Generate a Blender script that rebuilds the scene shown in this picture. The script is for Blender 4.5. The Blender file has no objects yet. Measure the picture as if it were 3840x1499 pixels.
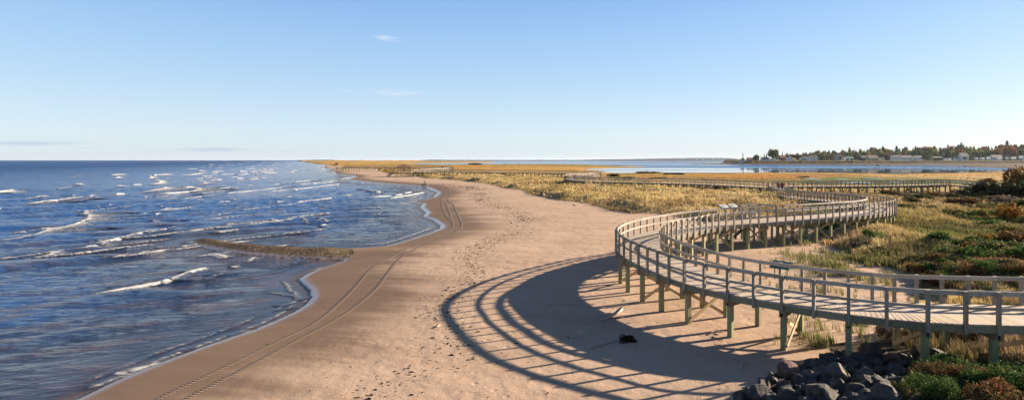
import bpy, math, random
import numpy as np
from mathutils import Vector, Matrix
random.seed(7); rng = np.random.default_rng(11)
SC = bpy.context.scene; COL = SC.collection
R = math.radians
# photograph frame: 3840 x 1499, eye line at row 600, focal length 2000 pixels, eye 8.3 m above the sea
F = 2000.0; EYE = 8.3; HY = 600.0

# ------------------------------------------------------------------ numpy helpers
def _h(ix, iy, s):
    n = (ix.astype(np.int64)*374761393 + iy.astype(np.int64)*668265263 + s*974711) & 0x7fffffff
    n = ((n ^ (n >> 13))*1274126177) & 0x7fffffff
    return ((n ^ (n >> 16)) & 0xffff)/65535.0
def vnoise(x, y, s=0):
    x = np.asarray(x, float); y = np.asarray(y, float)
    ix = np.floor(x); iy = np.floor(y); fx = x-ix; fy = y-iy
    fx = fx*fx*(3-2*fx); fy = fy*fy*(3-2*fy)
    a = _h(ix, iy, s); b = _h(ix+1, iy, s); c = _h(ix, iy+1, s); d = _h(ix+1, iy+1, s)
    return (a*(1-fx)+b*fx)*(1-fy)+(c*(1-fx)+d*fx)*fy
def fbm(x, y, s=0, o=4):
    t = 0; a = .5; n = 0
    for k in range(o):
        t = t + a*vnoise(x*2**k, y*2**k, s+k*17); n += a; a *= .5
    return t/n
def sst(a, b, x):
    t = np.clip((x-a)/(b-a), 0, 1); return t*t*(3-2*t)
def P0(x, y, z=0.0):
    d = (EYE-z)*F/(y-HY); return ((x-1920)*d/F, d)
def plist(l, z=0.0): return np.array([P0(x, y, z) for x, y in l])
def dist_line(X, Y, pl):
    X = np.asarray(X, float); Y = np.asarray(Y, float)
    best = np.full(X.shape, 1e18)
    for (ax, ay), (bx, by) in zip(pl[:-1], pl[1:]):
        dx = bx-ax; dy = by-ay; L = dx*dx+dy*dy+1e-12
        t = np.clip(((X-ax)*dx+(Y-ay)*dy)/L, 0, 1)
        best = np.minimum(best, (X-ax-t*dx)**2+(Y-ay-t*dy)**2)
    return np.sqrt(best)
def in_poly(X, Y, pl):
    X = np.asarray(X, float); Y = np.asarray(Y, float)
    r = np.zeros(X.shape, bool); n = len(pl)
    for i in range(n):
        ax, ay = pl[i]; bx, by = pl[(i+1) % n]
        if ay == by: continue
        c = ((ay > Y) != (by > Y)) & (X < (bx-ax)*(Y-ay)/(by-ay)+ax)
        r ^= c
    return r

# ------------------------------------------------------------------ plan of the place
SHORE = plist([(291,1499),(432,1431),(596,1364),(775,1297),(954,1237),(1040,1200),(1103,1170),(1150,1140),(1167,1118),(1160,1090),(1128,1062),(1118,1048),
 (1150,1028),(1180,1014),(1250,990),(1290,976),(1240,974),(1150,972),(1000,962),(900,952),(800,938),(720,922),(698,907),(760,898),(830,900),(900,914),
 (1000,924),(1100,929),(1200,932),(1319,932),(1446,924),(1538,898),(1598,878),(1649,858),(1652,848),(1621,826),(1584,814),(1598,799),(1574,779),
 (1582,766),(1530,758),(1578,752),(1621,741),(1639,723),(1610,710),(1584,701),(1526,696.5),(1410,687),(1340,680),(1288,674),(1326,666),(1316,660),(1246,653),
 (1242,646),(1210,642),(1237,636),(1200,631),(1209,623),(1193,615),(1160,609),(1135,606)])
SHORE = np.vstack([[(-45,-20),(-27,8)], SHORE])
BAY = plist([(1120,604.6),(1200,603.2),(1560,603.2),(1850,605.2),(1864,607),(1830,609.3),(1700,610.6),(1530,612.3),(1522,613.5),(1600,617.2),(1700,618.6),(1750,618),
 (1900,617),(2000,616.6),(2100,617),(2200,618),(2300,621),(2400,624),(2430,626),(2400,627.5),(2300,629.5),(2210,633),(2190,637),(2260,641),(2282,643),(2250,646),
 (2252,649),(2330,651.5),(2400,650.7),(2543,650.7),(2800,650.3),(3000,650),(3240,653),(3343,655),(3400,652),(3485,651.7),(3840,642.6),(4600,640)])
L1 = np.vstack([SHORE, BAY, [(900,200),(900,-40),(-45,-40)]])
VEG = plist([(1150,610),(1200,614),(1235,616),(1277,628.5),(1321,631),(1363,632),(1416,634),(1421,640),(1456,649),(1500,654),(1549,657),(1558,660),(1596,668),(1642,671),(1712,675),
 (1791,682),(1830,687),(1902,704),(1963,712),(1985,722),(2020,734),(2084,747),(2163,757),(2219,764),(2282,784),(2364,797),(2485,804),(2547,812),(2620,824),
 (2720,836),(2850,842),(3000,852),(3060,857),(3190,862),(3139,887),(3130,923),(3190,955),(3240,980),(3320,1004),(3380,1020),(3420,1045),(3446,1117),(3400,1180),
 (3312,1228),(3268,1260),(3190,1300),(3120,1358),(3060,1430),(3020,1499),(2960,1700)], 1.2)
VEG = np.vstack([[(-4500,7000)], VEG, [(6,6),(6,-30)]])
VEGP = np.vstack([VEG, [(9000,-30),(9000,9000),(-4500,9000)]])
L2S = plist([(2560,614.6),(2603,615.6),(2720,616.2),(3000,616.3),(3100,616.3),(3200,617),(3333,621),(3440,619.5),(3595,621.7),(3713,627),(3840,633),(4400,640)])
L2 = np.vstack([L2S, [(3000,420),(4500,5000)], plist([(2790,602.4),(2740,604.6),(2720,608),(2700,612),(2620,613.6)])])
def ground(X, Y, full=False):
    X = np.atleast_1d(np.asarray(X, float)); Y = np.atleast_1d(np.asarray(Y, float))
    i1 = in_poly(X, Y, L1); ds = dist_line(X, Y, SHORE); db = dist_line(X, Y, BAY)
    dv = dist_line(X, Y, VEG)*np.where(in_poly(X, Y, VEGP), 1, -1)
    wob = (fbm(X/3.1, Y/3.1, 5)-.5)
    beach = 1.28*(1-np.exp(-ds/12.5))+.10*wob*sst(6, 14, ds)
    bump = fbm(X/7, Y/7, 21, 3)
    dune = sst(20, 36, Y)*sst(-.5, 3.5, dv)*(.50+1.9*(bump-.38))*(1-.75*sst(25, 90, dv))
    marsh = -.35*sst(18, 60, dv)
    z = beach+dune+marsh
    z = z+sst(19.8, 11.0, Y)*sst(4.0, 12, X)*(1.5+.3*(bump-.5))
    z = z+sst(900, 2600, Y)*np.clip(fbm(X/160, Y/420, 3, 3)-.42, 0, 1)*16*sst(-560, -900, X)
    z = z*(1-np.exp(-db/14.0))+.05
    sp_ = sst(-13.5, -17, X)*(Y > 42)*(Y < 62)
    z = z+sp_*.26*sst(-.2, 2.6, ds)*(.7+.6*fbm(X/2, Y/2, 12))
    i2 = in_poly(X, Y, L2); d2 = dist_line(X, Y, L2S)
    yb = 1056+14*(fbm(X/60, X*0, 9)-.5)
    t = d2/(d2+np.maximum(yb-Y, 0)+1)
    z2 = np.where(Y < yb, .1+2.3*t**1.2, 2.4+3.3*sst(0, 9, Y-yb)+1.0*sst(9, 90, Y-yb)+3*sst(120, 500, Y-yb))
    edge = np.minimum(1, np.maximum(0, (X-430-(Y-1030)*.35)/35))
    z2 = z2*np.where(Y > 1015, edge, 1)+.05
    out = -np.minimum(.07*np.minimum(ds, db), 2.0)-.02
    zz = np.where(i1, z, np.where(i2, z2, out))
    if full: return zz, i1, i2, ds, db, dv, d2, yb
    return zz
def gz(x, y): return float(ground(x, y)[0])
def hit(px, py, it=7):
    """where the sight line of a photo pixel meets the ground"""
    z = 1.2
    for k in range(it):
        X, Y = P0(px, py, z); z = .4*z+.6*gz(X, Y)
    return X, Y, gz(X, Y)

# ------------------------------------------------------------------ object helpers
def tag(o, label=None, cat=None, group=None, kind=None):
    if label: o['label'] = label
    if cat: o['category'] = cat
    if group: o['group'] = group
    if kind: o['kind'] = kind
    return o
def empty(name, loc=(0,0,0), rz=0, label=None, cat=None, group=None):
    o = bpy.data.objects.new(name, None); COL.objects.link(o); o.location = loc; o.rotation_euler = (0,0,rz)
    o.empty_display_size = .2
    return tag(o, label, cat, group)
def np_mesh(name, V, Fq, mat, attrs=None, smooth=False):
    V = np.asarray(V, np.float32); Fq = np.asarray(Fq, np.int32)
    me = bpy.data.meshes.new(name); k = Fq.shape[1]
    me.vertices.add(len(V)); me.vertices.foreach_set('co', V.ravel())
    me.loops.add(Fq.size); me.loops.foreach_set('vertex_index', Fq.ravel())
    me.polygons.add(len(Fq)); me.polygons.foreach_set('loop_start', np.arange(0, Fq.size, k, dtype=np.int32))
    me.polygons.foreach_set('loop_total', np.full(len(Fq), k, np.int32))
    if smooth: me.polygons.foreach_set('use_smooth', np.ones(len(Fq), bool))
    if attrs:
        for an, a in attrs.items():
            a = np.asarray(a, np.float32)
            if a.ndim == 1:
                me.attributes.new(an, 'FLOAT', 'POINT').data.foreach_set('value', a)
            else:
                c = np.ones((len(a), 4), np.float32); c[:, :3] = a
                me.attributes.new(an, 'FLOAT_COLOR', 'POINT').data.foreach_set('color', c.ravel())
    me.update(calc_edges=True); me.validate()
    if mat: me.materials.append(mat)
    return me
def link(name, me, parent=None, loc=(0,0,0)):
    o = bpy.data.objects.new(name, me); COL.objects.link(o); o.location = loc
    if parent: o.parent = parent
    return o
class MB:
    def __init__(s): s.v = []; s.f = []; s.c = []; s.m = []
    def add(s, vs, fs, c=0.5, m=0):
        b = len(s.v); s.v += [tuple(v) for v in vs]; s.f += [tuple(b+i for i in f) for f in fs]
        s.c += [c]*len(vs); s.m += [m]*len(fs)
    def box(s, cx, cy, cz, sx, sy, sz, rz=0, c=None, m=0):
        c = random.random() if c is None else c
        ca, sa = math.cos(rz), math.sin(rz); vs = []
        for dz in (-.5, .5):
            for dx, dy in ((-.5,-.5),(.5,-.5),(.5,.5),(-.5,.5)):
                x = dx*sx; y = dy*sy; vs.append((cx+x*ca-y*sa, cy+x*sa+y*ca, cz+dz*sz))
        s.add(vs, ((3,2,1,0),(4,5,6,7),(0,1,5,4),(1,2,6,5),(2,3,7,6),(3,0,4,7)), c, m)
    def beam(s, a, b, w, h, c=None, m=0, up=(0,0,1)):
        """square-section bar from a to b, w sideways, h along up"""
        c = random.random() if c is None else c
        a = Vector(a); b = Vector(b); t = (b-a).normalized(); u = Vector(up)
        sd = t.cross(u)
        if sd.length < 1e-4: sd = Vector((1,0,0))
        sd.normalize(); u2 = sd.cross(t).normalized(); vs = []
        for p in (a, b):
            for i, j in ((-.5,-.5),(.5,-.5),(.5,.5),(-.5,.5)): vs.append(p+sd*w*i+u2*h*j)
        s.add(vs, ((3,2,1,0),(4,5,6,7),(0,1,5,4),(1,2,6,5),(2,3,7,6),(3,0,4,7)), c, m)
    def tube(s, pts, rad, n=6, c=.5, m=0):
        pts = [Vector(p) for p in pts]; b = len(s.v)
        for i, p in enumerate(pts):
            t = (pts[min(i+1, len(pts)-1)]-pts[max(i-1, 0)]).normalized()
            a = t.cross(Vector((0,0,1)))
            if a.length < .05: a = t.cross(Vector((1,0,0)))
            a.normalize(); q = t.cross(a)
            r = rad[i] if hasattr(rad, '__len__') else rad
            for k in range(n):
                g = 2*math.pi*k/n; s.v.append(tuple(p+a*math.cos(g)*r+q*math.sin(g)*r)); s.c.append(c)
        for i in range(len(pts)-1):
            for k in range(n):
                k2 = (k+1) % n; s.f.append((b+i*n+k, b+i*n+k2, b+(i+1)*n+k2, b+(i+1)*n+k)); s.m.append(m)
        s.f.append(tuple(b+k for k in range(n))[::-1]); s.f.append(tuple(b+(len(pts)-1)*n+k for k in range(n))); s.m += [m, m]
    def build(s, name, mats, parent=None, loc=(0,0,0), smooth=False, mesh_only=False):
        me = bpy.data.meshes.new(name); me.from_pydata(s.v, [], s.f)
        at = me.attributes.new('rnd', 'FLOAT', 'POINT'); at.data.foreach_set('value', s.c)
        for m in (mats if isinstance(mats, (list, tuple)) else [mats]): me.materials.append(m)
        me.polygons.foreach_set('material_index', s.m)
        if smooth: me.polygons.foreach_set('use_smooth', [True]*len(s.f))
        me.update()
        return me if mesh_only else link(name, me, parent, loc)
def copy_tree(o, parent=None):
    c = o.copy(); COL.objects.link(c); c.parent = parent
    for ch in list(o.children): copy_tree(ch, c)
    return c

# ------------------------------------------------------------------ materials
def mat_new(name):
    m = bpy.data.materials.new(name); m.use_nodes = True; nt = m.node_tree; nt.nodes.clear()
    out = nt.nodes.new('ShaderNodeOutputMaterial'); b = nt.nodes.new('ShaderNodeBsdfPrincipled')
    nt.links.new(b.outputs[0], out.inputs[0]); return m, nt, b, out
class N:
    """tiny node-graph helper"""
    def __init__(s, nt): s.nt = nt
    def node(s, t, **k):
        n = s.nt.nodes.new(t)
        for a, v in k.items(): setattr(n, a, v)
        return n
    def put(s, sock, v):
        if isinstance(v, bpy.types.NodeSocket): s.nt.links.new(v, sock)
        elif isinstance(v, (tuple, list)): sock.default_value = (tuple(v)+(1,))[:4] if len(sock.default_value) == 4 else v
        else: sock.default_value = v
    def math(s, op, a, b=0, c=None, clamp=False):
        n = s.node('ShaderNodeMath', operation=op, use_clamp=clamp); s.put(n.inputs[0], a); s.put(n.inputs[1], b)
        if c is not None: s.put(n.inputs[2], c)
        return n.outputs[0]
    def mix(s, f, a, b, mode='MIX'):
        n = s.node('ShaderNodeMix', data_type='RGBA', blend_type=mode); s.put(n.inputs[0], f); s.put(n.inputs[6], a); s.put(n.inputs[7], b); return n.outputs[2]
    def noise(s, vec, scale, detail=4, rough=.55, out=0):
        n = s.node('ShaderNodeTexNoise'); s.put(n.inputs['Scale'], scale); n.inputs['Detail'].default_value = detail; n.inputs['Roughness'].default_value = rough
        if vec is not None: s.put(n.inputs['Vector'], vec)
        return n.outputs[out]
    def attr(s, name, out=2): return s.node('ShaderNodeAttribute', attribute_name=name).outputs[out]
    def ramp(s, f, a, b):
        n = s.node('ShaderNodeMapRange', interpolation_type='SMOOTHSTEP'); s.put(n.inputs[0], f); s.put(n.inputs[1], a); s.put(n.inputs[2], b); return n.outputs[0]
    def geo(s): return s.node('ShaderNodeNewGeometry').outputs['Position']
    def obj(s): return s.node('ShaderNodeTexCoord').outputs['Object']
    def scale(s, vec, sc):
        n = s.node('ShaderNodeMapping'); s.put(n.inputs[0], vec); n.inputs['Scale'].default_value = sc; return n.outputs[0]
    def rot(s, vec, rz, sc):
        n = s.node('ShaderNodeMapping', vector_type='TEXTURE'); s.put(n.inputs[0], vec); n.inputs['Rotation'].default_value = (0,0,rz); n.inputs['Scale'].default_value = sc; return n.outputs[0]
    def bump(s, h, st, dist=1.0, nrm=None):
        n = s.node('ShaderNodeBump'); s.put(n.inputs['Strength'], st); s.put(n.inputs['Distance'], dist); s.put(n.inputs['Height'], h)
        if nrm: s.put(n.inputs['Normal'], nrm)
        return n.outputs[0]
def simple(name, col, rough=.8, var=.25, scale=3, spec=.3, bump=0, metal=0, rnd=0):
    m, nt, b, out = mat_new(name); g = N(nt); v = g.obj()
    n = g.noise(v, scale, 5); f = g.ramp(n, .3, .7)
    a = tuple(c*(1-var) for c in col); d = tuple(min(1, c*(1+var)) for c in col)
    c = g.mix(f, a, d)
    if rnd:
        r = g.math('MULTIPLY_ADD', g.attr('rnd'), 2*rnd, 1-rnd)
        c = g.mix(1, c, r, 'MULTIPLY')
    g.put(b.inputs['Base Color'], c); b.inputs['Roughness'].default_value = rough
    b.inputs['Specular IOR Level'].default_value = spec; b.inputs['Metallic'].default_value = metal
    if bump: g.put(b.inputs['Normal'], g.bump(n, bump, .05))
    return m
def wood(name, col, var=.22, rnd=.2, grainscale=(14,14,1.2), green=None):
    m, nt, b, out = mat_new(name); g = N(nt); v = g.obj()
    n1 = g.noise(g.scale(v, grainscale), 3, 6, .65); n2 = g.noise(v, .7, 4); n3 = g.noise(v, 9, 3)
    c = g.mix(g.ramp(n1, .3, .7), tuple(x*(1-var) for x in col), tuple(x*(1+var) for x in col))
    if green: c = g.mix(g.math('MULTIPLY', g.ramp(n2, .42, .62), .7), c, green)
    c = g.mix(g.math('MULTIPLY', g.ramp(n3, .62, .7), .5), c, tuple(x*.45 for x in col))
    r = g.math('MULTIPLY_ADD', g.attr('rnd'), 2*rnd, 1-rnd); c = g.mix(1, c, r, 'MULTIPLY')
    g.put(b.inputs['Base Color'], c); b.inputs['Roughness'].default_value = .8; b.inputs['Specular IOR Level'].default_value = .25
    g.put(b.inputs['Normal'], g.bump(n1, .35, .01))
    return m
M = {}
M['rail'] = wood('weathered_rail', (.31,.27,.225), grainscale=(3,3,10))
M['post'] = wood('weathered_post', (.235,.20,.16))
M['leg'] = wood('treated_leg', (.25,.23,.13), green=(.22,.26,.12))
M['deck'] = wood('deck_board', (.40,.335,.285), var=.12, rnd=.14, grainscale=(5,5,5), green=(.42,.33,.22))
M['beam'] = wood('beam_wood', (.19,.175,.115), grainscale=(3,3,9))
M['fresh'] = wood('fresh_brace', (.56,.42,.24), grainscale=(4,4,4))
M['drift'] = wood('bleached_driftwood', (.34,.29,.24), grainscale=(4,4,4), rnd=.1)
M['bark'] = simple('bark', (.10,.075,.055), .9, .3, 6)
M['weed'] = simple('dry_seaweed', (.055,.038,.025), .9, .4, 12)

# ground
def ground_mat():
    m, nt, b, out = mat_new('beach_and_marsh_ground'); g = N(nt); p = g.geo()
    wet = g.attr('wet'); veg = g.attr('veg'); peb = g.attr('peb'); vc = g.attr('vcol', 0)
    big = g.noise(p, .12, 4); med = g.noise(p, 1.3, 5); fine = g.noise(p, 14, 4)
    streak = g.noise(g.rot(p, R(-22), (7, 1.1, 1)), .8, 4)
    dry = g.mix(g.ramp(big, .3, .7), (.455,.327,.238), (.40,.284,.203))
    dry = g.mix(g.math('MULTIPLY', g.ramp(streak, .45, .72), .42), dry, (.275,.185,.128))
    dry = g.mix(g.math('MULTIPLY', g.ramp(fine, .6, .75), .35), dry, (.25,.17,.12))
    wetc = g.mix(g.ramp(streak, .3, .7), (.205,.140,.100), (.175,.117,.083))
    wf = g.ramp(g.math('ADD', wet, g.math('MULTIPLY', g.math('SUBTRACT', streak, .5), .7)), .25, .75)
    c = g.mix(wf, dry, wetc)
    # shell and pebble specks
    vo = g.node('ShaderNodeTexVoronoi'); g.put(vo.inputs['Vector'], p); vo.inputs['Scale'].default_value = 3.2
    sp = g.math('MULTIPLY', g.math('LESS_THAN', vo.outputs['Distance'], .12), g.ramp(g.noise(p, .5, 3), .5, .62))
    c = g.mix(g.math('MULTIPLY', sp, .75), c, (.10,.07,.05))
    vp = g.node('ShaderNodeTexVoronoi'); g.put(vp.inputs['Vector'], p); vp.inputs['Scale'].default_value = 5.5
    pc = g.mix(vp.outputs['Color'], (.06,.045,.03), (.20,.15,.10))
    c = g.mix(peb, c, pc)
    vn = g.noise(p, .9, 5); vfine = g.noise(g.scale(p, (1,.5,1)), 5, 4, .7)
    v2 = g.mix(g.ramp(vfine, .3, .7), (.45,.45,.45), (1.35,1.35,1.35)); v3 = g.mix(1, vc, v2, 'MULTIPLY')
    vm = g.ramp(g.math('ADD', veg, g.math('MULTIPLY', g.math('SUBTRACT', vn, .5), .5)), .35, .6)
    c = g.mix(vm, c, v3)
    g.put(b.inputs['Base Color'], c)
    rg = g.mix(g.ramp(g.attr('sheen'), .1, .8), (.85,.85,.85), (.16,.16,.16)); rg = g.mix(vm, rg, (.95,.95,.95))
    g.put(b.inputs['Roughness'], rg); g.put(b.inputs['Specular IOR Level'], g.math('MULTIPLY_ADD', g.math('MULTIPLY', g.ramp(g.attr('sheen'), .0, 1.0), g.math('SUBTRACT', 1, vm)), .45, .05))
    # wind ripples, footprints, pebbles
    w = g.node('ShaderNodeTexWave', wave_type='BANDS', bands_direction='Y'); g.put(w.inputs['Vector'], g.rot(p, R(18), (1,1,1)))
    w.inputs['Scale'].default_value = 1.6; w.inputs['Distortion'].default_value = 5; w.inputs['Detail'].default_value = 3; w.inputs['Detail Scale'].default_value = .6
    vf = g.node('ShaderNodeTexVoronoi', feature='SMOOTH_F1'); g.put(vf.inputs['Vector'], p); vf.inputs['Scale'].default_value = 1.9
    foot = g.math('MULTIPLY', g.ramp(vf.outputs['Distance'], .0, .3), g.ramp(g.noise(p, .28, 3), .45, .62))
    h = g.math('ADD', g.math('MULTIPLY', w.outputs['Fac'], .010), g.math('MULTIPLY', fine, .014))
    h = g.math('ADD', h, g.math('MULTIPLY', med, .10)); h = g.math('ADD', h, g.math('MULTIPLY', foot, .035))
    amp = g.math('MULTIPLY', h, g.math('SUBTRACT', 1.05, g.ramp(wet, .2, .95)))
    h2 = g.math('ADD', amp, g.math('MULTIPLY', g.math('MULTIPLY', vfine, vm), .5))
    h3 = g.math('ADD', h2, g.math('MULTIPLY', g.math('MULTIPLY', vp.outputs['Distance'], peb), -.06))
    g.put(b.inputs['Normal'], g.bump(h3, .55, 1.0))
    return m
M['ground'] = ground_mat()

def water_nodes(g, nt, b, out, calm=False, foam=False):
    p = g.geo(); sh = g.attr('shore')          # metres from the shoreline
    far = g.ramp(sh, 0, 140)
    body = g.mix(g.ramp(sh, 1, 22), (.026,.034,.062), (.011,.060,.215)) if not calm else (.008,.036,.105)
    if not calm:
        tr_n = g.noise(g.rot(p, R(20), (3.0,1.15,1)), .62, 5, .6)
        body = g.mix(g.math('MULTIPLY', g.ramp(tr_n, .48, .60), g.math('SUBTRACT', .8, g.math('MULTIPLY', g.ramp(sh, 10, 90), .65))), body, (.052,.040,.058))
    if not calm: body = g.mix(g.ramp(sh, 30, 220), body, (.005,.046,.165))
    n1 = g.noise(g.rot(p, R(24), (1.35,.60,1)), 1.15, 6, .62)
    n2 = g.noise(g.rot(p, R(20), (3.0,1.15,1)), .62, 5, .6)
    n3 = g.noise(g.rot(p, R(14), (20,5,1)), .7, 3, .5)
    n4 = g.noise(g.rot(p, R(30), (1.6,.8,1)), 6, 3, .6)
    if calm:
        y = g.node('ShaderNodeSeparateXYZ'); g.put(y.inputs[0], p)
        iy = g.math('DIVIDE', 16600, y.outputs[1])     # wind lanes run along the bay
        lane = g.noise(g.scale(p, (.0012,.011,1)), 1.0, 3, .5)
        near = g.ramp(iy, 32, 42)
        k = g.math('SUBTRACT', g.ramp(lane, .44, .58), g.math('MULTIPLY', near, .85), clamp=True)
        h = g.math('ADD', g.math('MULTIPLY', n1, .10), g.math('MULTIPLY', n2, .16))
        amp = g.math('MULTIPLY_ADD', k, 1.0, .012)
        g.put(b.inputs['Normal'], g.bump(g.math('MULTIPLY', h, amp), .9, 1.0))
        g.put(b.inputs['Base Color'], body); g.put(b.inputs['Roughness'], g.math('MULTIPLY_ADD', k, .22, .03))
        df = g.node('ShaderNodeBsdfDiffuse'); df.inputs[0].default_value = (.035,.125,.30,1); m2 = g.node('ShaderNodeMixShader'); g.put(m2.inputs[0], g.math('MULTIPLY_ADD', k, .62, .04)); nt.links.new(b.outputs[0], m2.inputs[1]); nt.links.new(df.outputs[0], m2.inputs[2]); nt.links.new(m2.outputs[0], out.inputs[0])
        b.inputs['Specular IOR Level'].default_value = .5; b.inputs['IOR'].default_value = 1.33
        return
    h = g.math('ADD', g.math('MULTIPLY', n1, .50), g.math('MULTIPLY', n2, 1.0))
    h = g.math('ADD', h, g.math('MULTIPLY', g.math('MULTIPLY', n3, .9), far))
    h = g.math('ADD', h, g.math('MULTIPLY', n4, .075))
    amp = g.math('MULTIPLY_ADD', g.ramp(sh, .3, 6), .86, .10)
    nb = g.bump(g.math('MULTIPLY', h, amp), 1.0, 1.0)
    # wind chop too fine for the sheet: facet slopes taken straight from noise
    fc = g.noise(g.rot(p, R(22), (2.4,.9,1)), 1.6, 4, .6, out=1)
    v1 = g.node('ShaderNodeVectorMath', operation='SUBTRACT'); g.put(v1.inputs[0], fc); v1.inputs[1].default_value = (.5,.5,.5)
    v2 = g.node('ShaderNodeVectorMath', operation='MULTIPLY'); g.put(v2.inputs[0], v1.outputs[0]); v2.inputs[1].default_value = (1.6,2.4,0)
    v3 = g.node('ShaderNodeVectorMath', operation='SCALE'); g.put(v3.inputs[0], v2.outputs[0]); g.put(v3.inputs[3], g.math('MULTIPLY_ADD', g.ramp(sh, 4, 120), .85, .10))
    v4 = g.node('ShaderNodeVectorMath', operation='ADD'); g.put(v4.inputs[0], nb); g.put(v4.inputs[1], v3.outputs[0])
    v5 = g.node('ShaderNodeVectorMath', operation='NORMALIZE'); g.put(v5.inputs[0], v4.outputs[0]); nb = v5.outputs[0]
    g.put(b.inputs['Normal'], nb)
    b.inputs['IOR'].default_value = 1.33; g.put(b.inputs['Roughness'], g.math('MULTIPLY_ADD', far, .14, .06))
    c = body
    if foam:
        fo = g.attr('foam'); fn = g.noise(g.rot(p, R(24), (1.5,.8,1)), 3.6, 6, .8)
        fn2 = g.noise(p, .5, 3)
        f = g.ramp(g.math('ADD', fo, g.math('MULTIPLY', g.math('SUBTRACT', fn, .5), 1.3)), .30, .52)
        f = g.math('MULTIPLY', f, g.ramp(fo, .01, .12))
        c = g.mix(f, c, (.56,.56,.57)); g.put(b.inputs['Roughness'], g.math('MULTIPLY_ADD', f, .6, .12))
        g.put(b.inputs['Normal'], g.bump(g.math('ADD', g.math('MULTIPLY', h, amp), g.math('MULTIPLY', g.math('MULTIPLY', fn, f), .3)), 1, 1))
        al = g.attr('edge'); tr = g.node('ShaderNodeBsdfTransparent'); mx = g.node('ShaderNodeMixShader')
        g.put(mx.inputs[0], g.math('MAXIMUM', g.ramp(al, .05, 1.0), f)); nt.links.new(tr.outputs[0], mx.inputs[1]); nt.links.new(b.outputs[0], mx.inputs[2]); nt.links.new(mx.outputs[0], out.inputs[0])
    else:
        fl = g.noise(g.rot(p, R(24), (3,.8,1)), .8, 5, .8)      # the last thin foam lace along the edge
        lace = g.math('MULTIPLY', g.ramp(fl, .52, .60), g.math('MULTIPLY', g.ramp(sh, .02, .10), g.math('SUBTRACT', 1, g.ramp(sh, .16, .42))))
        c = g.mix(g.math('MULTIPLY', lace, .8), c, (.7,.7,.7))
        # open water: wind-roughened sea hides most of the grazing reflection
        df = g.node('ShaderNodeBsdfDiffuse'); g.put(df.inputs[0], g.mix(g.ramp(g.noise(g.rot(p, R(14), (26,5,1)), .5, 5, .6), .35, .65), (.004,.034,.125), (.010,.062,.19))); gl = g.node('ShaderNodeBsdfGlossy'); gl.inputs[1].default_value = .35; nt.links.new(nb, gl.inputs['Normal'])  # blue stands in for reflected sky; noise paints light and dark wave facets
        m1 = g.node('ShaderNodeMixShader'); m1.inputs[0].default_value = .13; nt.links.new(df.outputs[0], m1.inputs[1]); nt.links.new(gl.outputs[0], m1.inputs[2])
        m2 = g.node('ShaderNodeMixShader'); g.put(m2.inputs[0], g.math('MULTIPLY', g.ramp(sh, 0, 300), .92)); nt.links.new(b.outputs[0], m2.inputs[1]); nt.links.new(m1.outputs[0], m2.inputs[2])
        tr = g.node('ShaderNodeBsdfTransparent'); mx = g.node('ShaderNodeMixShader')
        g.put(mx.inputs[0], g.math('MULTIPLY_ADD', g.ramp(sh, 0, 1.6), .65, .35)); nt.links.new(tr.outputs[0], mx.inputs[1]); nt.links.new(m2.outputs[0], mx.inputs[2]); nt.links.new(mx.outputs[0], out.inputs[0])
    g.put(b.inputs['Base Color'], c)
def water_mat(name, **k):
    m, nt, b, out = mat_new(name); water_nodes(N(nt), nt, b, out, **k); return m
M['sea'] = water_mat('sea_water'); M['foam'] = water_mat('breaking_water', foam=True); M['bay'] = water_mat('bay_water', calm=True)

M['pool'] = simple('still_water', (.012,.03,.05), .06, .1, 3, .5, .05)
def veg_mat(name, rough=.75, trans=.25, var=.5):
    m, nt, b, out = mat_new(name); g = N(nt); c = g.attr('vcol', 0)
    g.put(b.inputs['Base Color'], c); b.inputs['Roughness'].default_value = rough; b.inputs['Specular IOR Level'].default_value = .06
    t = g.node('ShaderNodeBsdfTranslucent'); g.put(t.inputs[0], c); mx = g.node('ShaderNodeMixShader'); mx.inputs[0].default_value = trans
    nt.links.new(b.outputs[0], mx.inputs[1]); nt.links.new(t.outputs[0], mx.inputs[2]); nt.links.new(mx.outputs[0], out.inputs[0])
    return m
M['veg'] = veg_mat('leaf_and_blade')

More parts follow.
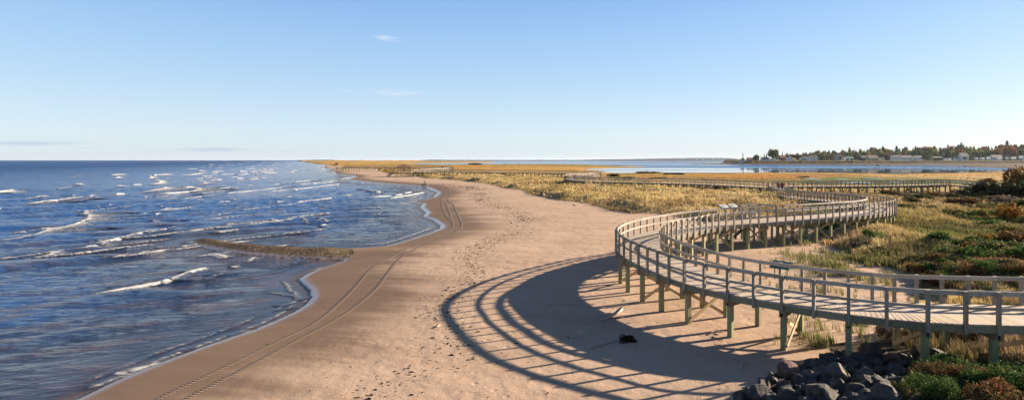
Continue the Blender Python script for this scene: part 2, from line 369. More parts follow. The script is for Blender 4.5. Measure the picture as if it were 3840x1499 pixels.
# ------------------------------------------------------------------ colour of the vegetation, laid out in plan
BLOND = (.46,.34,.165); GOLD = (.44,.265,.075); ORANGE = (.40,.20,.05); OLIVE = (.17,.155,.050); GREEN = (.10,.125,.030); RUST = (.17,.085,.038)
DARK = (.035,.045,.018); MUD = (.16,.105,.075); ALGAE = (.13,.17,.035); STRAW = (.50,.37,.20); MAUVE = (.24,.17,.13)
BLOBS = [ # px x, px y, half width, half height, colour, weight
 (2100,690,500,30,BLOND,1.0),(2300,740,260,30,BLOND,1.2),(2600,750,260,45,STRAW,1.2),(2700,725,200,18,BLOND,1),(1800,660,220,14,BLOND,1),
 (2000,632,420,7,GOLD,1.2),(1700,628,240,5,ORANGE,1.2),(1450,612,200,6,GOLD,1.2),(2500,660,200,7,GOLD,1.2),(2800,660,260,6,ORANGE,1.2),(2700,670,300,8,RUST,.7),(3050,664,200,6,ORANGE,1),
 (3100,660,120,5,RUST,.8),(3600,652,280,6,GOLD,1.6),(3500,664,250,4,STRAW,1),(3360,668,120,3,OLIVE,1.2),(3100,682,110,6,ALGAE,1.8),(3350,682,260,8,ALGAE,2.2),(3200,676,100,3,MUD,1.4),(3550,694,140,3,GOLD,1.2),
 (3050,715,200,9,STRAW,1),(3180,720,120,8,GOLD,1.4),(3400,735,120,12,RUST,1.4),(3600,740,200,14,RUST,1.6),(3380,745,80,8,DARK,.7),(3700,760,200,20,OLIVE,1),
 (3450,790,170,26,STRAW,2.0),(3400,760,100,12,BLOND,1),(3250,830,120,20,OLIVE,.9),(3400,850,180,20,OLIVE,1.8),(3550,850,150,12,STRAW,.9),(3700,815,140,18,RUST,1.0),(3640,830,80,8,GREEN,1),(3780,800,90,24,OLIVE,1),
 (3340,880,120,22,OLIVE,2.0),(3500,890,180,26,OLIVE,2.0),(3450,910,70,9,RUST,.9),(3300,920,100,16,STRAW,.7),(3150,905,60,14,MAUVE,1.2),(3230,930,70,14,MAUVE,1.1),(3650,940,150,36,GREEN,2),(3780,930,120,40,DARK,.9),(3700,1000,200,30,GREEN,1.1),
 (3500,1000,120,18,DARK,1),(3600,1080,240,30,RUST,1.3),(3300,990,80,14,GREEN,.8),(3500,1230,200,30,MUD,1.2),(3700,1250,160,30,MUD,.9),(3600,1400,300,80,DARK,1.2),(3350,1450,120,60,RUST,.6),
 (2900,690,100,6,STRAW,1),(2640,648,120,2,DARK,.6),(2400,655,90,4,OLIVE,1.2),(2150,620,200,3,OLIVE,.7),(1600,618,200,3,OLIVE,.6)]
_bl = []
for (x, y, rx, ry, c, w) in BLOBS:
    X, Y = P0(x, y, 1.0); dd = Y; _bl.append((X, Y, rx*dd/F, max(ry*dd*dd/(7.3*F), .02*dd), np.array(c), w))
def vegcol(X, Y):
    X = np.asarray(X, float); Y = np.asarray(Y, float)
    wx = X+(fbm(X/6+7, Y/9, 41, 3)-.5)*(3+.06*Y); wy = Y+(fbm(X/6, Y/9+9, 43, 3)-.5)*(4+.25*Y)
    acc = np.zeros(X.shape+(3,)); ws = np.zeros(X.shape)
    far = sst(110, 260, Y)[..., None]
    n = fbm(X/(2.5+.02*Y), Y/(5+.05*Y), 51, 4)
    base = (1-far)*np.array(BLOND)+far*np.array(GOLD)
    acc += base*.12; ws += .12
    for (bx, by, rx, ry, c, w) in _bl:
        q = ((wx-bx)/rx)**2+((wy-by)/ry)**2; k = w*np.exp(-q*1.1)
        acc += k[..., None]*c; ws += k
    c = acc/ws[..., None]
    m = sst(.38, .68, n)[..., None]
    c = c*(1-.32*m)+np.array(OLIVE)*.32*m
    n2 = fbm(X/1.3, Y/2.2, 61, 3)[..., None]
    return np.clip(c*(.64+.50*n2)*np.array((1.04,1.0,.92)), .008, .6)

# ------------------------------------------------------------------ GROUND sheet
ROCKP = plist([(2640,1560),(2700,1480),(2800,1420),(2950,1340),(3110,1298),(3300,1262),(3560,1285),(3600,1330),(3440,1375),(3400,1450),(3360,1580)], 1.6)
ALGP = plist([(2990,694),(3010,680),(3080,671),(3300,668),(3330,676),(3500,676),(3660,682),(3640,692),(3400,696),(3240,698),(3100,699)], .7)
def fan(us, ys):
    U, Yg = np.meshgrid(us, ys); X = U*Yg
    nr, nc = U.shape; idx = np.arange(nr*nc).reshape(nr, nc)
    Fq = np.stack([idx[:-1,:-1], idx[:-1,1:], idx[1:,1:], idx[1:,:-1]], -1).reshape(-1, 4)
    return X.ravel(), Yg.ravel(), Fq, nr, nc
us = np.linspace(-1.35, 1.35, 900)
rows = np.concatenate([np.linspace(2600, 1500, 60), np.linspace(1498, 700, 420)[1:], np.linspace(699, 640, 90), np.linspace(639.5, 612, 90), np.linspace(611.6, 602.8, 60)])
ys = 7.1*F/(rows-HY); ys = np.unique(np.concatenate([ys[(ys < 995) | (ys > 1135)], np.arange(996, 1046, 5), np.arange(1046, 1086, 1.6), np.arange(1087, 1135, 5)]))
X, Y, Fq, nr, nc = fan(us, ys)
Z, i1, i2, ds, db, dv, d2, yb = ground(X, Y, True)
veg = np.where(i1, sst(-.6, .8, dv+(fbm(X/1.7, Y/1.7, 77)-.5)*2.2), 0)
# sparse cover where the dune grass runs out onto the sand behind the front deck
wet = np.where(i1, 1-sst(1.0, 9.5, np.minimum(ds, 1e9)*(1+0*X)), 0); wet = np.clip(np.where(i1, np.exp(-(ds/7.2)**1.5)*1.12, 1), 0, 1)
bayside = i1 & (db < ds)
veg = np.where(bayside, sst(1.5, 4+.004*Y, db), veg); wet = np.where(bayside, np.clip(1-db/6, 0, 1)*.8, wet)
veg = np.where(i2, 1, veg); wet = np.where(i2, 1-sst(0, 40, d2), wet)
vc = vegcol(X, Y)
bank = sst(1.9, 2.5, Z)*(1-sst(4.6, 5.4, Z)); n = fbm(X/8, Y/8, 14)
vil = np.where(Z[:, None] > 5.6, np.array((.125,.115,.035))+np.zeros((len(X), 3)), np.array((.16,.10,.035)))
vil = vil*(1-bank[:, None])+np.array((.022,.018,.015))*bank[:, None]; vil = vil*(.7+.6*n[:, None])
mud = (1-sst(1.5, 2.3, Z+(n-.5)*1.2))[:, None]; vil = vil*(1-mud)+np.array((.085,.058,.042))*(.7+.6*n[:, None])*mud; vc = np.where(i2[:, None], vil, vc)
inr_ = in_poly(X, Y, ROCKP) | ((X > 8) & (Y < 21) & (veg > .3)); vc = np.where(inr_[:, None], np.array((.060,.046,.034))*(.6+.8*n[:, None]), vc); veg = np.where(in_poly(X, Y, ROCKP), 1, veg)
ina = in_poly(X+(fbm(X/6, Y/9, 3)-.5)*14, Y+(fbm(X/6, Y/9, 4)-.5)*16, ALGP); vc = np.where(ina[:, None], np.array((.105,.125,.030))*(.5+fbm(X/3, Y/6, 15)[:, None]), vc)
pbp = plist([(690,890),(830,890),(1000,915),(1150,925),(1250,934),(1310,940),(1330,955),(1290,985),(1180,975),(900,948),(690,920)])
peb = np.where(in_poly(X+(fbm(X, Y, 8)-.5)*2, Y, pbp), 1, 0)*sst(0, .8, ds)
keep = ~((Z.reshape(nr, nc)[:-1,:-1] < -1.5) & (Z.reshape(nr, nc)[1:,1:] < -1.5)).ravel()
me = np_mesh('ground', np.stack([X, Y, Z], 1), Fq[keep], M['ground'], {'sheen': np.where(i1 & ~bayside, np.clip(1.1-ds/(.45+.012*Y), 0, 1), 0), 'wet': wet, 'veg': veg, 'peb': peb, 'vcol': vc}, True)
tag(link('ground', me), kind='structure')

# ------------------------------------------------------------------ WATER
def shoredist(X, Y):
    i = in_poly(X, Y, L1) | in_poly(X, Y, L2)
    d = np.minimum(dist_line(X, Y, SHORE), np.minimum(dist_line(X, Y, BAY), dist_line(X, Y, L2S)))
    return np.where(i, -d, d)
us = np.linspace(-1.4, -.03, 620)
rows = np.concatenate([np.linspace(2600, 1500, 50), np.linspace(1497, 640, 520)[1:], np.linspace(639, 603, 90), [602, 601.4, 600.9, 600.6]])
ys = EYE*F/(rows-HY)
X, Y, Fq, nr, nc = fan(us, ys); sd = shoredist(X, Y)
a = sst(.8, 9, sd)
ct, st = math.cos(R(28)), math.sin(R(28))
cr = X*st+Y*ct*-1; al = X*ct+Y*st                                     # swell runs toward the beach
sw = np.sin((cr+3.4*(fbm(al/17, cr/9, 31, 3)-.5)*2.2)/5.2*2*math.pi)*sst(.35, .6, fbm(al/22, cr/8, 37, 3))
Zw = a*(.21*np.maximum(sw, -.3)+.16*(fbm(X/2.6, Y/.9, 33, 3)-.5))*(1-sst(120, 400, Y))
c0 = Fq[:, 0]; keep = (sd[c0] > -1.2-.01*Y[c0]) & ~((Y[c0] > 225) & (X[c0]/Y[c0] > -.29))
me = np_mesh('sea', np.stack([X, Y, Zw], 1), Fq[keep], M['sea'], {'shore': np.maximum(sd, 0)}, True)
tag(link('sea', me), kind='structure')
us = np.linspace(-.29, 1.4, 200); ys = EYE*F/(np.concatenate([np.linspace(672, 604, 120), [603, 602, 601.4, 600.9, 600.6]])-HY)
X, Y, Fq, nr, nc = fan(us, ys); sd = shoredist(X, Y); c0 = Fq[:, 0]; keep = sd[c0] > -30-.05*Y[c0]
me = np_mesh('bay', np.stack([X, Y, 0*X], 1), Fq[keep], M['bay'], {'shore': np.maximum(sd, 0)}, True)
tag(link('bay', me), kind='structure')

# breaking waves: every ridge is modelled in plan with a steep front and a foam wash behind
def Z1(l): return [(u/2.0117, 500+v/2.0117) for u, v in l]
def Z2(l): return [(u/2.0125, 1000+v/2.0125) for u, v in l]
def Z3(l): return [(1200+u/2.515, 560+v/2.515) for u, v in l]
WAVES = [ # points, height, foam, wash length (m)
 (Z1([(-60,815),(0,808),(130,795),(250,775),(340,745),(430,725),(520,708),(590,690),(625,668),(678,650),(655,622),(630,598),(575,580)]),.42,1.0,7),
 (Z1([(-20,457),(50,447),(97,435)]),.9,1.0,5),(Z1([(200,500),(270,487),(340,475),(365,482)]),.5,.85,5),
 (Z1([(180,545),(280,528),(370,515),(450,508),(560,492),(655,482)]),.5,.95,7),(Z1([(850,318),(900,312),(950,310)]),.8,.9,6),(Z1([(870,342),(895,332)]),.7,.8,5),
 (Z1([(1120,318),(1180,316),(1280,310),(1310,310)]),.7,.95,6),(Z1([(1060,450),(1130,440),(1190,428),(1242,422),(1235,410),(1180,405)]),.55,.95,10),
 (Z1([(1160,470),(1250,458),(1350,450),(1420,445),(1480,435),(1492,425),(1460,408)]),.48,.95,10),(Z1([(1110,390),(1160,385),(1200,378),(1207,360),(1180,352)]),.45,.9,12),
 (Z1([(1120,345),(1138,338),(1140,325)]),.45,.85,12),(Z1([(1350,320),(1420,315),(1500,305),(1560,300)]),.7,.85,8),(Z1([(1480,288),(1560,285)]),.8,.8,6),
 (Z1([(1480,390),(1540,382),(1545,368),(1490,358)]),.35,.75,9),(Z1([(1010,390),(1070,387)]),.5,.8,5),(Z1([(870,405),(930,400)]),.7,.9,6),(Z1([(570,392),(620,388)]),.8,.8,5),
 (Z1([(420,430),(520,410),(575,403)]),.5,.6,14),(Z1([(870,466),(925,463)]),.6,.9,5),(Z1([(1340,418),(1400,412),(1470,408)]),.5,.65,12),
 (Z1([(610,872),(680,862),(725,853)]),.32,.85,2.5),(Z1([(755,850),(800,838),(830,828)]),.32,.8,2.5),
 (Z1([(700,835),(830,815),(900,803),(940,790),(990,770),(1060,758),(1120,742),(1170,732),(1168,725)]),.36,.80,3),
 (Z1([(1100,770),(1150,752),(1200,735),(1270,722),(1330,705)]),.33,.65,2),(Z1([(320,937),(380,925),(420,905),(475,887)]),.30,.9,3),
 (Z1([(1580,757),(1700,742),(1800,735),(1870,727)]),.28,.55,2),(Z1([(1070,650),(1150,662),(1190,678),(1212,692),(1190,705)]),.35,.55,4),
 (Z1([(2220,528),(2300,515),(2400,505),(2505,492)]),.4,.65,2),(Z1([(2240,625),(2280,640),(2305,655),(2325,688)]),.3,.65,3),(Z1([(2370,622),(2440,607)]),.3,.6,2),(Z1([(2370,622),(2420,655),(2482,670)]),.3,.5,2),(Z1([(2405,705),(2455,697)]),.3,.6,2),
 (Z1([(1590,915),(1650,925),(1700,950)]),.34,.85,2.5),(Z1([(1840,980),(1880,965),(1922,945),(1900,938)]),.32,.75,2),(Z1([(2200,995),(2250,960),(2275,935),(2250,922)]),.12,.35,1),
 (Z2([(600,235),(800,205),(930,183),(1050,165),(1130,145),(1200,135),(1280,110),(1360,75),(1420,50),(1500,30),(1560,12),(1600,-5)]),.30,.80,2.6),
 (Z2([(1740,12),(1780,5),(1830,-2)]),.25,.6,1.5),(Z2([(1530,95),(1548,110),(1552,92),(1600,75),(1730,45)]),.12,.42,.8),
 (Z2([(1750,98),(1900,75),(2050,50),(2150,25),(2200,2)]),.07,.25,.6),(Z2([(850,805),(1005,778),(1080,765),(1160,745),(1230,718)]),.16,.62,1.0),(Z2([(600,940),(760,895),(880,830),(950,820),(1040,800),(1110,775)]),.08,.52,.6),
 (Z2([(1270,665),(1400,632),(1500,595)]),.12,.3,.7),(Z2([(1970,182),(2100,195),(2200,215),(2240,235),(2235,262),(2130,290),(2070,340)]),.08,.42,.6),
 (Z2([(1720,520),(1780,505),(1830,490)]),.07,.35,.6),(Z2([(1990,455),(2060,440),(2110,410),(2140,385)]),.03,.55,.3),
 (Z3([(465,457),(560,450),(680,440)]),.35,.95,3),(Z3([(655,467),(760,447),(870,432),(985,406)]),.35,.95,3),(Z3([(700,437),(780,428)]),.3,.8,3),(Z3([(790,419),(860,404)]),.35,.8,2),
 (Z3([(330,375),(440,390),(500,402),(562,408),(540,398)]),.45,.75,6),(Z3([(215,440),(260,438),(305,433)]),.4,.6,3),(Z3([(0,476),(60,470),(118,462)]),.4,.8,3),(Z3([(370,490),(395,470),(430,458)]),.3,.5,3),
 (Z3([(470,635),(560,610),(600,582),(560,556),(440,538),(430,545)]),.22,.60,2),(Z3([(620,655),(640,637),(760,627),(860,612),(905,595),(800,570)]),.10,.35,1.5),(Z3([(480,655),(600,670),(700,690),(830,695)]),.12,.3,1.5),(Z3([(650,505),(705,530),(700,552)]),.12,.4,1.2),
 (Z3([(0,655),(60,680),(85,690)]),.35,.7,2),(Z3([(0,725),(55,715)]),.3,.7,2),(Z3([(0,570),(45,575)]),.35,.7,2),(Z3([(0,612),(40,605)]),.35,.6,2),
 (Z3([(185,285),(240,272),(330,262)]),.25,.95,3),(Z3([(30,215),(110,222),(200,238),(290,248)]),.35,.75,5),(Z3([(0,186),(60,184),(95,187)]),.35,.8,8)]
for u, v, w in [(1520,503,22),(1280,567,20),(1700,517,30),(1770,500,12),(1693,543,22),(1992,461,14),(1895,395,18),(1740,410,62),(2125,515,22),(2185,482,20),(1220,552,18),(1190,612,12),(730,560,14),(2075,657,28),
                (1262,338,8),(1100,480,12),(2235,428,6),(820,542,10),(5,570,14),(720,471,35),(560,470,8),(1590,335,40),(1440,268,22),(1655,262,20),(1560,380,15)]:
    WAVES.append((Z1([(u-w*1.7,v+w*.13),(u-w*.6,v+w*.05),(u,v),(u+w*.9,v+w*.10)]), .30, .80, 3.5))
for l, h, f, w in [([(330,1452),(470,1398),(600,1346),(720,1305),(860,1258),(980,1212),(1070,1165),(1120,1125)],.06,.50,.4),([(250,1462),(420,1392),(600,1318),(760,1266),(900,1214),(1010,1160)],.08,.40,.8),([(1290,923),(1440,913),(1530,887),(1585,867),(1630,848)],.07,.60,.6),
   ([(1240,915),(1400,902),(1500,878),(1570,848)],.08,.42,.8),([(1480,775),(1530,800),(1570,828),(1610,842)],.07,.5,.7),([(1400,690),(1480,700),(1560,710),(1610,722)],.14,.55,1),([(1240,676),(1330,686),(1440,695)],.2,.6,1.5),([(1050,1050),(1100,1085),(1125,1110),(1100,1140)],.07,.5,.6)]: WAVES.append((l, h, f, w))
rr = random.Random(9)
for k in range(26):                                                 # long low crests with a broken thread of foam
    px_ = rr.uniform(60, 1250); py_ = 655+rr.random()**.8*300; L = rr.uniform(120, 330)*(.45+(py_-640)/330)
    WAVES.append(([(px_-L,py_+L*.10),(px_-L*.5,py_+L*.06+rr.uniform(-3,3)),(px_,py_+rr.uniform(-3,3)),(px_+L*.5,py_-L*.06),(px_+L,py_-L*.12)], .26, rr.uniform(.48, .66), 2.5))
rr = random.Random(5)
for k in range(150):                                                # the far surf along the spit
    u = rr.triangular(1350, 2330, 2050); v = 206+(rr.random()**1.4)*(150 if u < 2000 else 95)
    w = rr.uniform(9, 34)*(.5+(v-190)/110)
    WAVES.append((Z1([(u-w,v+rr.uniform(-1,2)),(u,v),(u+w,v+rr.uniform(-2,1.5))]), rr.uniform(.15, .48), rr.uniform(.55, .85), 4))
WV = []; WF = []; WA = []; WE = []; WS = []
prof = [(-1.2, -.04, 0, 0), (-.8, .05, .55, .2), (-.42, .45, .9, .8), (-.12, .88, 1.05, 1), (.08, 1.0, .95, 1), (.45, .68, .55, .9), (1.0, .30, .46, .55), (1.6, .12, .42, .40), (2.3, .05, .34, .22), (3.0, -.01, .0, 0)]
vb = 0
for wi, (pl, hh, fo, wash) in enumerate(WAVES):
    pts = plist(pl); seg = np.hypot(*np.diff(pts, axis=0).T); L = seg.sum(); dm = pts[:, 1].mean()
    step = max(.22, dm/330); n = int(np.clip(L/step, 8, 420)); s = np.concatenate([[0], np.cumsum(seg)]); t = np.linspace(0, L, n)
    cx = np.interp(t, s, pts[:, 0]); cy = np.interp(t, s, pts[:, 1])
    for _ in range(3):
        cx[1:-1] = (cx[:-2]+2*cx[1:-1]+cx[2:])/4; cy[1:-1] = (cy[:-2]+2*cy[1:-1]+cy[2:])/4
    jit = (fbm(t/1.7, t*0+wi, 91, 4)-.5)*(.9+.010*dm)*min(1, fo+.25); cy = cy+jit
    tx = np.gradient(cx); ty = np.gradient(cy); q = np.hypot(tx, ty)+1e-9; nx, ny = -ty/q, tx/q
    sg = np.where(ny < 0, -1, 1); nx = nx*sg; ny = ny*sg                                        # away from the eye = seaward side
    left = (ny < .25); nx = np.where(left, nx, nx)
    taper = np.clip(np.minimum(t, L-t)/(L*.16+.01), 0, 1)**.6; va = .55+.9*fbm(t/(1.2+.01*dm), t*0+wi*3.1, 93, 4)
    hgt = hh*.62*taper*va*(.62+.38*sst(0, 6, np.abs(shoredist(cx, cy))))
    if dm > 150: wash = min(wash, 6)
    wid = .22+hh*1.2
    for j, (o, pz, pf, pe) in enumerate(prof):
        pz = pz*(1+(.7*(fbm(t/.35+j*7.7, t*0+wi*2.3, 97, 3)-.5) if 0 < j < 7 else 0))
        off = o*wid if j < 6 else (.45*wid+(o-.45)/2.55*(wash+.3))
        if fo == 0: off = o*wid*1.1
        WV.append(np.stack([cx+nx*off, cy+ny*off, .015+hgt*pz], 1)); WA.append(fo*(1+.45*sst(100, 220, dm))*pf*(.35+.65*taper)*(.75+.5*(va-1)*.6)); WE.append(pe*taper*(1-sst(45, 110, dm)))
        WS.append(np.maximum(shoredist(cx, cy), 0))
    idx = vb+np.arange(len(prof)*n).reshape(len(prof), n)
    WF.append(np.stack([idx[:-1,:-1], idx[:-1,1:], idx[1:,1:], idx[1:,:-1]], -1).reshape(-1, 4)); vb += len(prof)*n
WV = np.concatenate(WV)
# the order above is profile-major per wave, matching idx
me = np_mesh('breaking_waves', WV, np.concatenate(WF), M['foam'], {'foam': np.concatenate(WA), 'edge': np.concatenate(WE), 'shore': np.concatenate(WS)}, True)
tag(link('breaking_waves', me), 'white foaming crests of the breaking waves on the blue sea', 'waves', kind='stuff')

# ------------------------------------------------------------------ BOARDWALK
def resample(pts, step):
    """Catmull-Rom through pts (x,y,z), then equal steps"""
    P = [np.array(p, float) for p in pts]; P = [2*P[0]-P[1]]+P+[2*P[-1]-P[-2]]; out = []
    for i in range(1, len(P)-2):
        for t in np.linspace(0, 1, 24, endpoint=False):
            a, b, c, d = P[i-1], P[i], P[i+1], P[i+2]
            out.append(.5*((2*b)+(-a+c)*t+(2*a-5*b+4*c-d)*t*t+(-a+3*b-3*c+d)*t**3))
    out.append(P[-2]); out = np.array(out)
    for _ in range(60): out[1:-1] = (out[:-2]+2*out[1:-1]+out[2:])/4
    s = np.concatenate([[0], np.cumsum(np.hypot(*np.diff(out[:, :2], axis=0).T))])
    n = max(2, int(round(s[-1]/step))); t = np.linspace(0, s[-1], n+1)
    return np.stack([np.interp(t, s, out[:, k]) for k in range(3)], 1)
def bpath(l): return [P0(x, y, EYE-h)+(EYE-h,) for x, y, h in l]
STEP = .94; HWID = 1.3; RH = 1.07
def offsets(p):
    t = np.gradient(p[:, :2], axis=0); t /= np.hypot(t[:, 0], t[:, 1])[:, None]
    return t, np.stack([-t[:, 1], t[:, 0]], 1)
def boardwalk(name, pts, label, plank_until=70, gaps=(), indiv=100, cat='boardwalk', leggap=2, group=None, hw=HWID, brace=True):
    p = resample(bpath(pts), STEP); t, nrm = offsets(p); n = len(p)
    root = empty(name, (0,0,0), 0, label, cat, group)
    # deck planks
    deck = MB(); fine = resample(bpath(pts), .145); tf, nf = offsets(fine)
    farstart = None
    for i in range(len(fine)-1):
        c = fine[i]
        if c[1] > plank_until:
            continue
        a = math.atan2(tf[i][1], tf[i][0]); r = random.random()
        deck.box(c[0], c[1], c[2]-.02+random.uniform(-.002,.002), .140, 2*hw+random.uniform(-.02,.03), .04, a, r)
    for i in range(n-1):
        if p[i][1] > plank_until-1.3:
            A, B = p[i], p[i+1]; m = (A+B)/2; a = math.atan2(B[1]-A[1], B[0]-A[0]); L = math.hypot(B[0]-A[0], B[1]-A[1])
            for k in range(4):
                q = A+(B-A)*(k+.5)/4; deck.box(q[0], q[1], q[2]-.02, L/4*.985+.03, 2*hw, .04, a)
    deck.build('deck', M['deck'], root)
    def run(off, z, w, h, nm, mat, sides=(1,-1), inset=0):
        for s in sides:
            mb = MB()
            for i in range(n-1):
                if any(g[0] == s and g[1] <= i < g[2] for g in gaps) and z > 0:
                    if mb.v: mb.build(nm, mat, root); mb = MB()
                    continue
                A = (p[i][0]+nrm[i][0]*s*off, p[i][1]+nrm[i][1]*s*off, p[i][2]+z); B = (p[i+1][0]+nrm[i+1][0]*s*off, p[i+1][1]+nrm[i+1][1]*s*off, p[i+1][2]+z)
                dx = .004 if i % 2 else 0
                mb.beam(A, B, w+dx, h+dx)
            mb.build(nm, mat, root)
    run(hw-.07, RH-.075, .04, .15, 'top_rail', M['rail']); run(hw-.07, .50, .04, .10, 'middle_rail', M['rail'])
    run(hw-.03, -.165, .045, .24, 'edge_beam', M['beam'])
    cand = []
    for i in range(n):
        for s in (1, -1):
            if any(g[0] == s and g[1] < i < g[2] for g in gaps): continue
            x = p[i][0]+nrm[i][0]*s*(hw+.035); y = p[i][1]+nrm[i][1]*s*(hw+.035); cand.append((math.hypot(x, y), x, y, p[i][2], math.atan2(t[i][1], t[i][0])))
    cand.sort(); rest = MB()
    cand = [c for c in cand if abs(c[1]/max(c[2],.1)) < 1.3]
    for k, (d, x, y, z, a) in enumerate(cand):
        m = MB() if k < indiv else rest
        m.box(x, y, z+(RH-.34)/2+random.uniform(-.004,.012), .105, .105, RH+.34, a+random.uniform(-.02,.02))
        if k < indiv: m.build('railing_post', M['post'], root)
    if rest.v: o = rest.build('railing_post', M['post'], root); o['kind'] = 'stuff'
    legs = []; beams = []; br = []
    for i in range(0, n, leggap):
        a = math.atan2(t[i][1], t[i][0]); zt = p[i][2]-.285
        beams.append((math.hypot(p[i][0], p[i][1]), i))
        for s in (1, -1):
            x = p[i][0]+nrm[i][0]*s*(hw-.18); y = p[i][1]+nrm[i][1]*s*(hw-.18)
            legs.append((math.hypot(x, y), x, y, zt, a, i, s))
    legs = [l for l in legs if abs(l[1]/max(l[2],.1)) < 1.3]; legs.sort(); rest = MB()
    G = ground([l[1] for l in legs], [l[2] for l in legs])
    for k, (l, g0) in enumerate(zip(legs, G)):
        m = MB() if k < indiv else rest; zb = min(g0-.4, l[3]-.3)
        m.box(l[1], l[2], (l[3]-.22+zb)/2, .19, .19, l[3]-.22-zb, l[4]+random.uniform(-.05,.05))
        if k < indiv: m.build('leg', M['leg'], root)
    if rest.v: o = rest.build('leg', M['leg'], root); o['kind'] = 'stuff'
    beams.sort(); rest = MB()
    for k, (d, i) in enumerate(beams):
        m = MB() if k < indiv else rest; a = math.atan2(t[i][1], t[i][0]); c = p[i]
        for s in (1, -1):
            m.box(c[0]+t[i][0]*s*.075, c[1]+t[i][1]*s*.075, c[2]-.285-.11, .05, 2*hw+.12, .22, a)
        m.box(c[0], c[1], c[2]-.285-.14, .098, 2*hw-.95, .14, a)
        if k < indiv: m.build('cross_beam', M['beam'], root)
    if rest.v: o = rest.build('cross_beam', M['beam'], root); o['kind'] = 'stuff'
    if brace:
        rest = MB(); bb = [(d, i) for d, i in beams if (i//leggap) % 2 == 0]
        for k, (d, i) in enumerate(bb):
            c = p[i]; zt = c[2]-.42; x0 = hw-.18
            ga = float(ground(c[0], c[1])[0]); zb = max(ga+.15, zt-1.45)
            if zt-zb < .4: continue
            for s in (1, -1):
                m = MB() if k < indiv//2 else rest
                o2 = .12*s
                A = (c[0]+nrm[i][0]*x0*s+t[i][0]*o2, c[1]+nrm[i][1]*x0*s+t[i][1]*o2, zt); B = (c[0]-nrm[i][0]*x0*s+t[i][0]*o2, c[1]-nrm[i][1]*x0*s+t[i][1]*o2, zb)
                m.beam(A, B, .04, .14)
                if k < indiv//2: m.build('brace', M['fresh'], root)
        if rest.v: o = rest.build('brace', M['fresh'], root); o['kind'] = 'stuff'
    return root, p, t, nrm
MAIN = [(4700,1190,5.4),(4200,1187,5.4),(3839,1180,5.4),(3600,1174,5.4),(3379,1165,5.4),(3125,1137,5.4),(2928,1107,5.4),(2764,1077,5.4),(2640,1047,5.4),(2540,1011,5.38),(2455,976,5.35),(2408,948,5.3),
 (2392,922,5.28),(2420,897,5.25),(2480,877,5.2),(2554,861,5.17),(2636,846,5.12),(2764,833.5,5.07),(2898,825,5.03),(3016,816.5,5.0),(3110,809.5,5.0),(3200,802,5.02),(3265,795,5.06),(3303,786,5.1),
 (3296,775.5,5.2),(3240,765,5.35),(3150,756,5.5),(3060,748,5.7),(2985,741,5.82),(2938,731,5.9),(2914,721,5.9),(2912,713,5.85),(2910,706,5.8),(2880,702.5,5.72),(2820,699.5,5.65),(2684,692.3,5.5),
 (2540,687.5,5.5),(2400,684,5.5),(2300,682,5.48),(2215,679,5.45),(2155,675,5.42),(2133,670,5.4),(2150,665.5,5.38),(2195,662.5,5.35),(2234,659.5,5.3),(2240,656,5.3),(2208,653.2,5.28),(2121,650.3,5.25),
 (1998,647.6,5.2),(1890,646.8,5.2),(1800,645.6,5.2),(1700,645.2,5.2),(1620,645.4,5.2),(1560,645.8,5.2)]
_p = resample(bpath(MAIN), STEP)
def nearest_i(px, py, h, pp=None):
    q = P0(px, py, EYE-h); pp = _p if pp is None else pp; return int(np.argmin(np.hypot(pp[:, 0]-q[0], pp[:, 1]-q[1])))
gi = nearest_i(2888, 818, 5.03)
side = 1
bw, BP, BT, BN = boardwalk('boardwalk', MAIN, 'long weathered wooden boardwalk on legs snaking over the beach and dunes', gaps=((side, gi-1, gi+2),))
SPUR = [(2895,697.5,5.7),(2960,698.5,5.7),(3100,697.5,5.6),(3240,696.5,5.55),(3400,694.5,5.5),(3485,692,5.45),(3545,691.3,5.45),(3610,695.5,5.6),(3690,701,5.8)]
boardwalk('side_boardwalk', SPUR, 'straight wooden side boardwalk crossing the green marsh toward the dark bushes on the right', plank_until=10, cat='boardwalk', indiv=100)
BACK = [(1560,645.2,5.2),(1625,641.5,5.15),(1672,638,5.1),(1692,634.6,5.0),(1680,631.6,4.95),(1620,629.8,4.9),(1490,628.2,4.8),(1400,627.4,4.75),(1300,627.0,4.7),(1262,627.4,4.7)]
boardwalk('far_boardwalk', BACK, 'far wooden boardwalk looping behind the brown-roofed shelter along the dune', plank_until=10, cat='boardwalk', indiv=40)

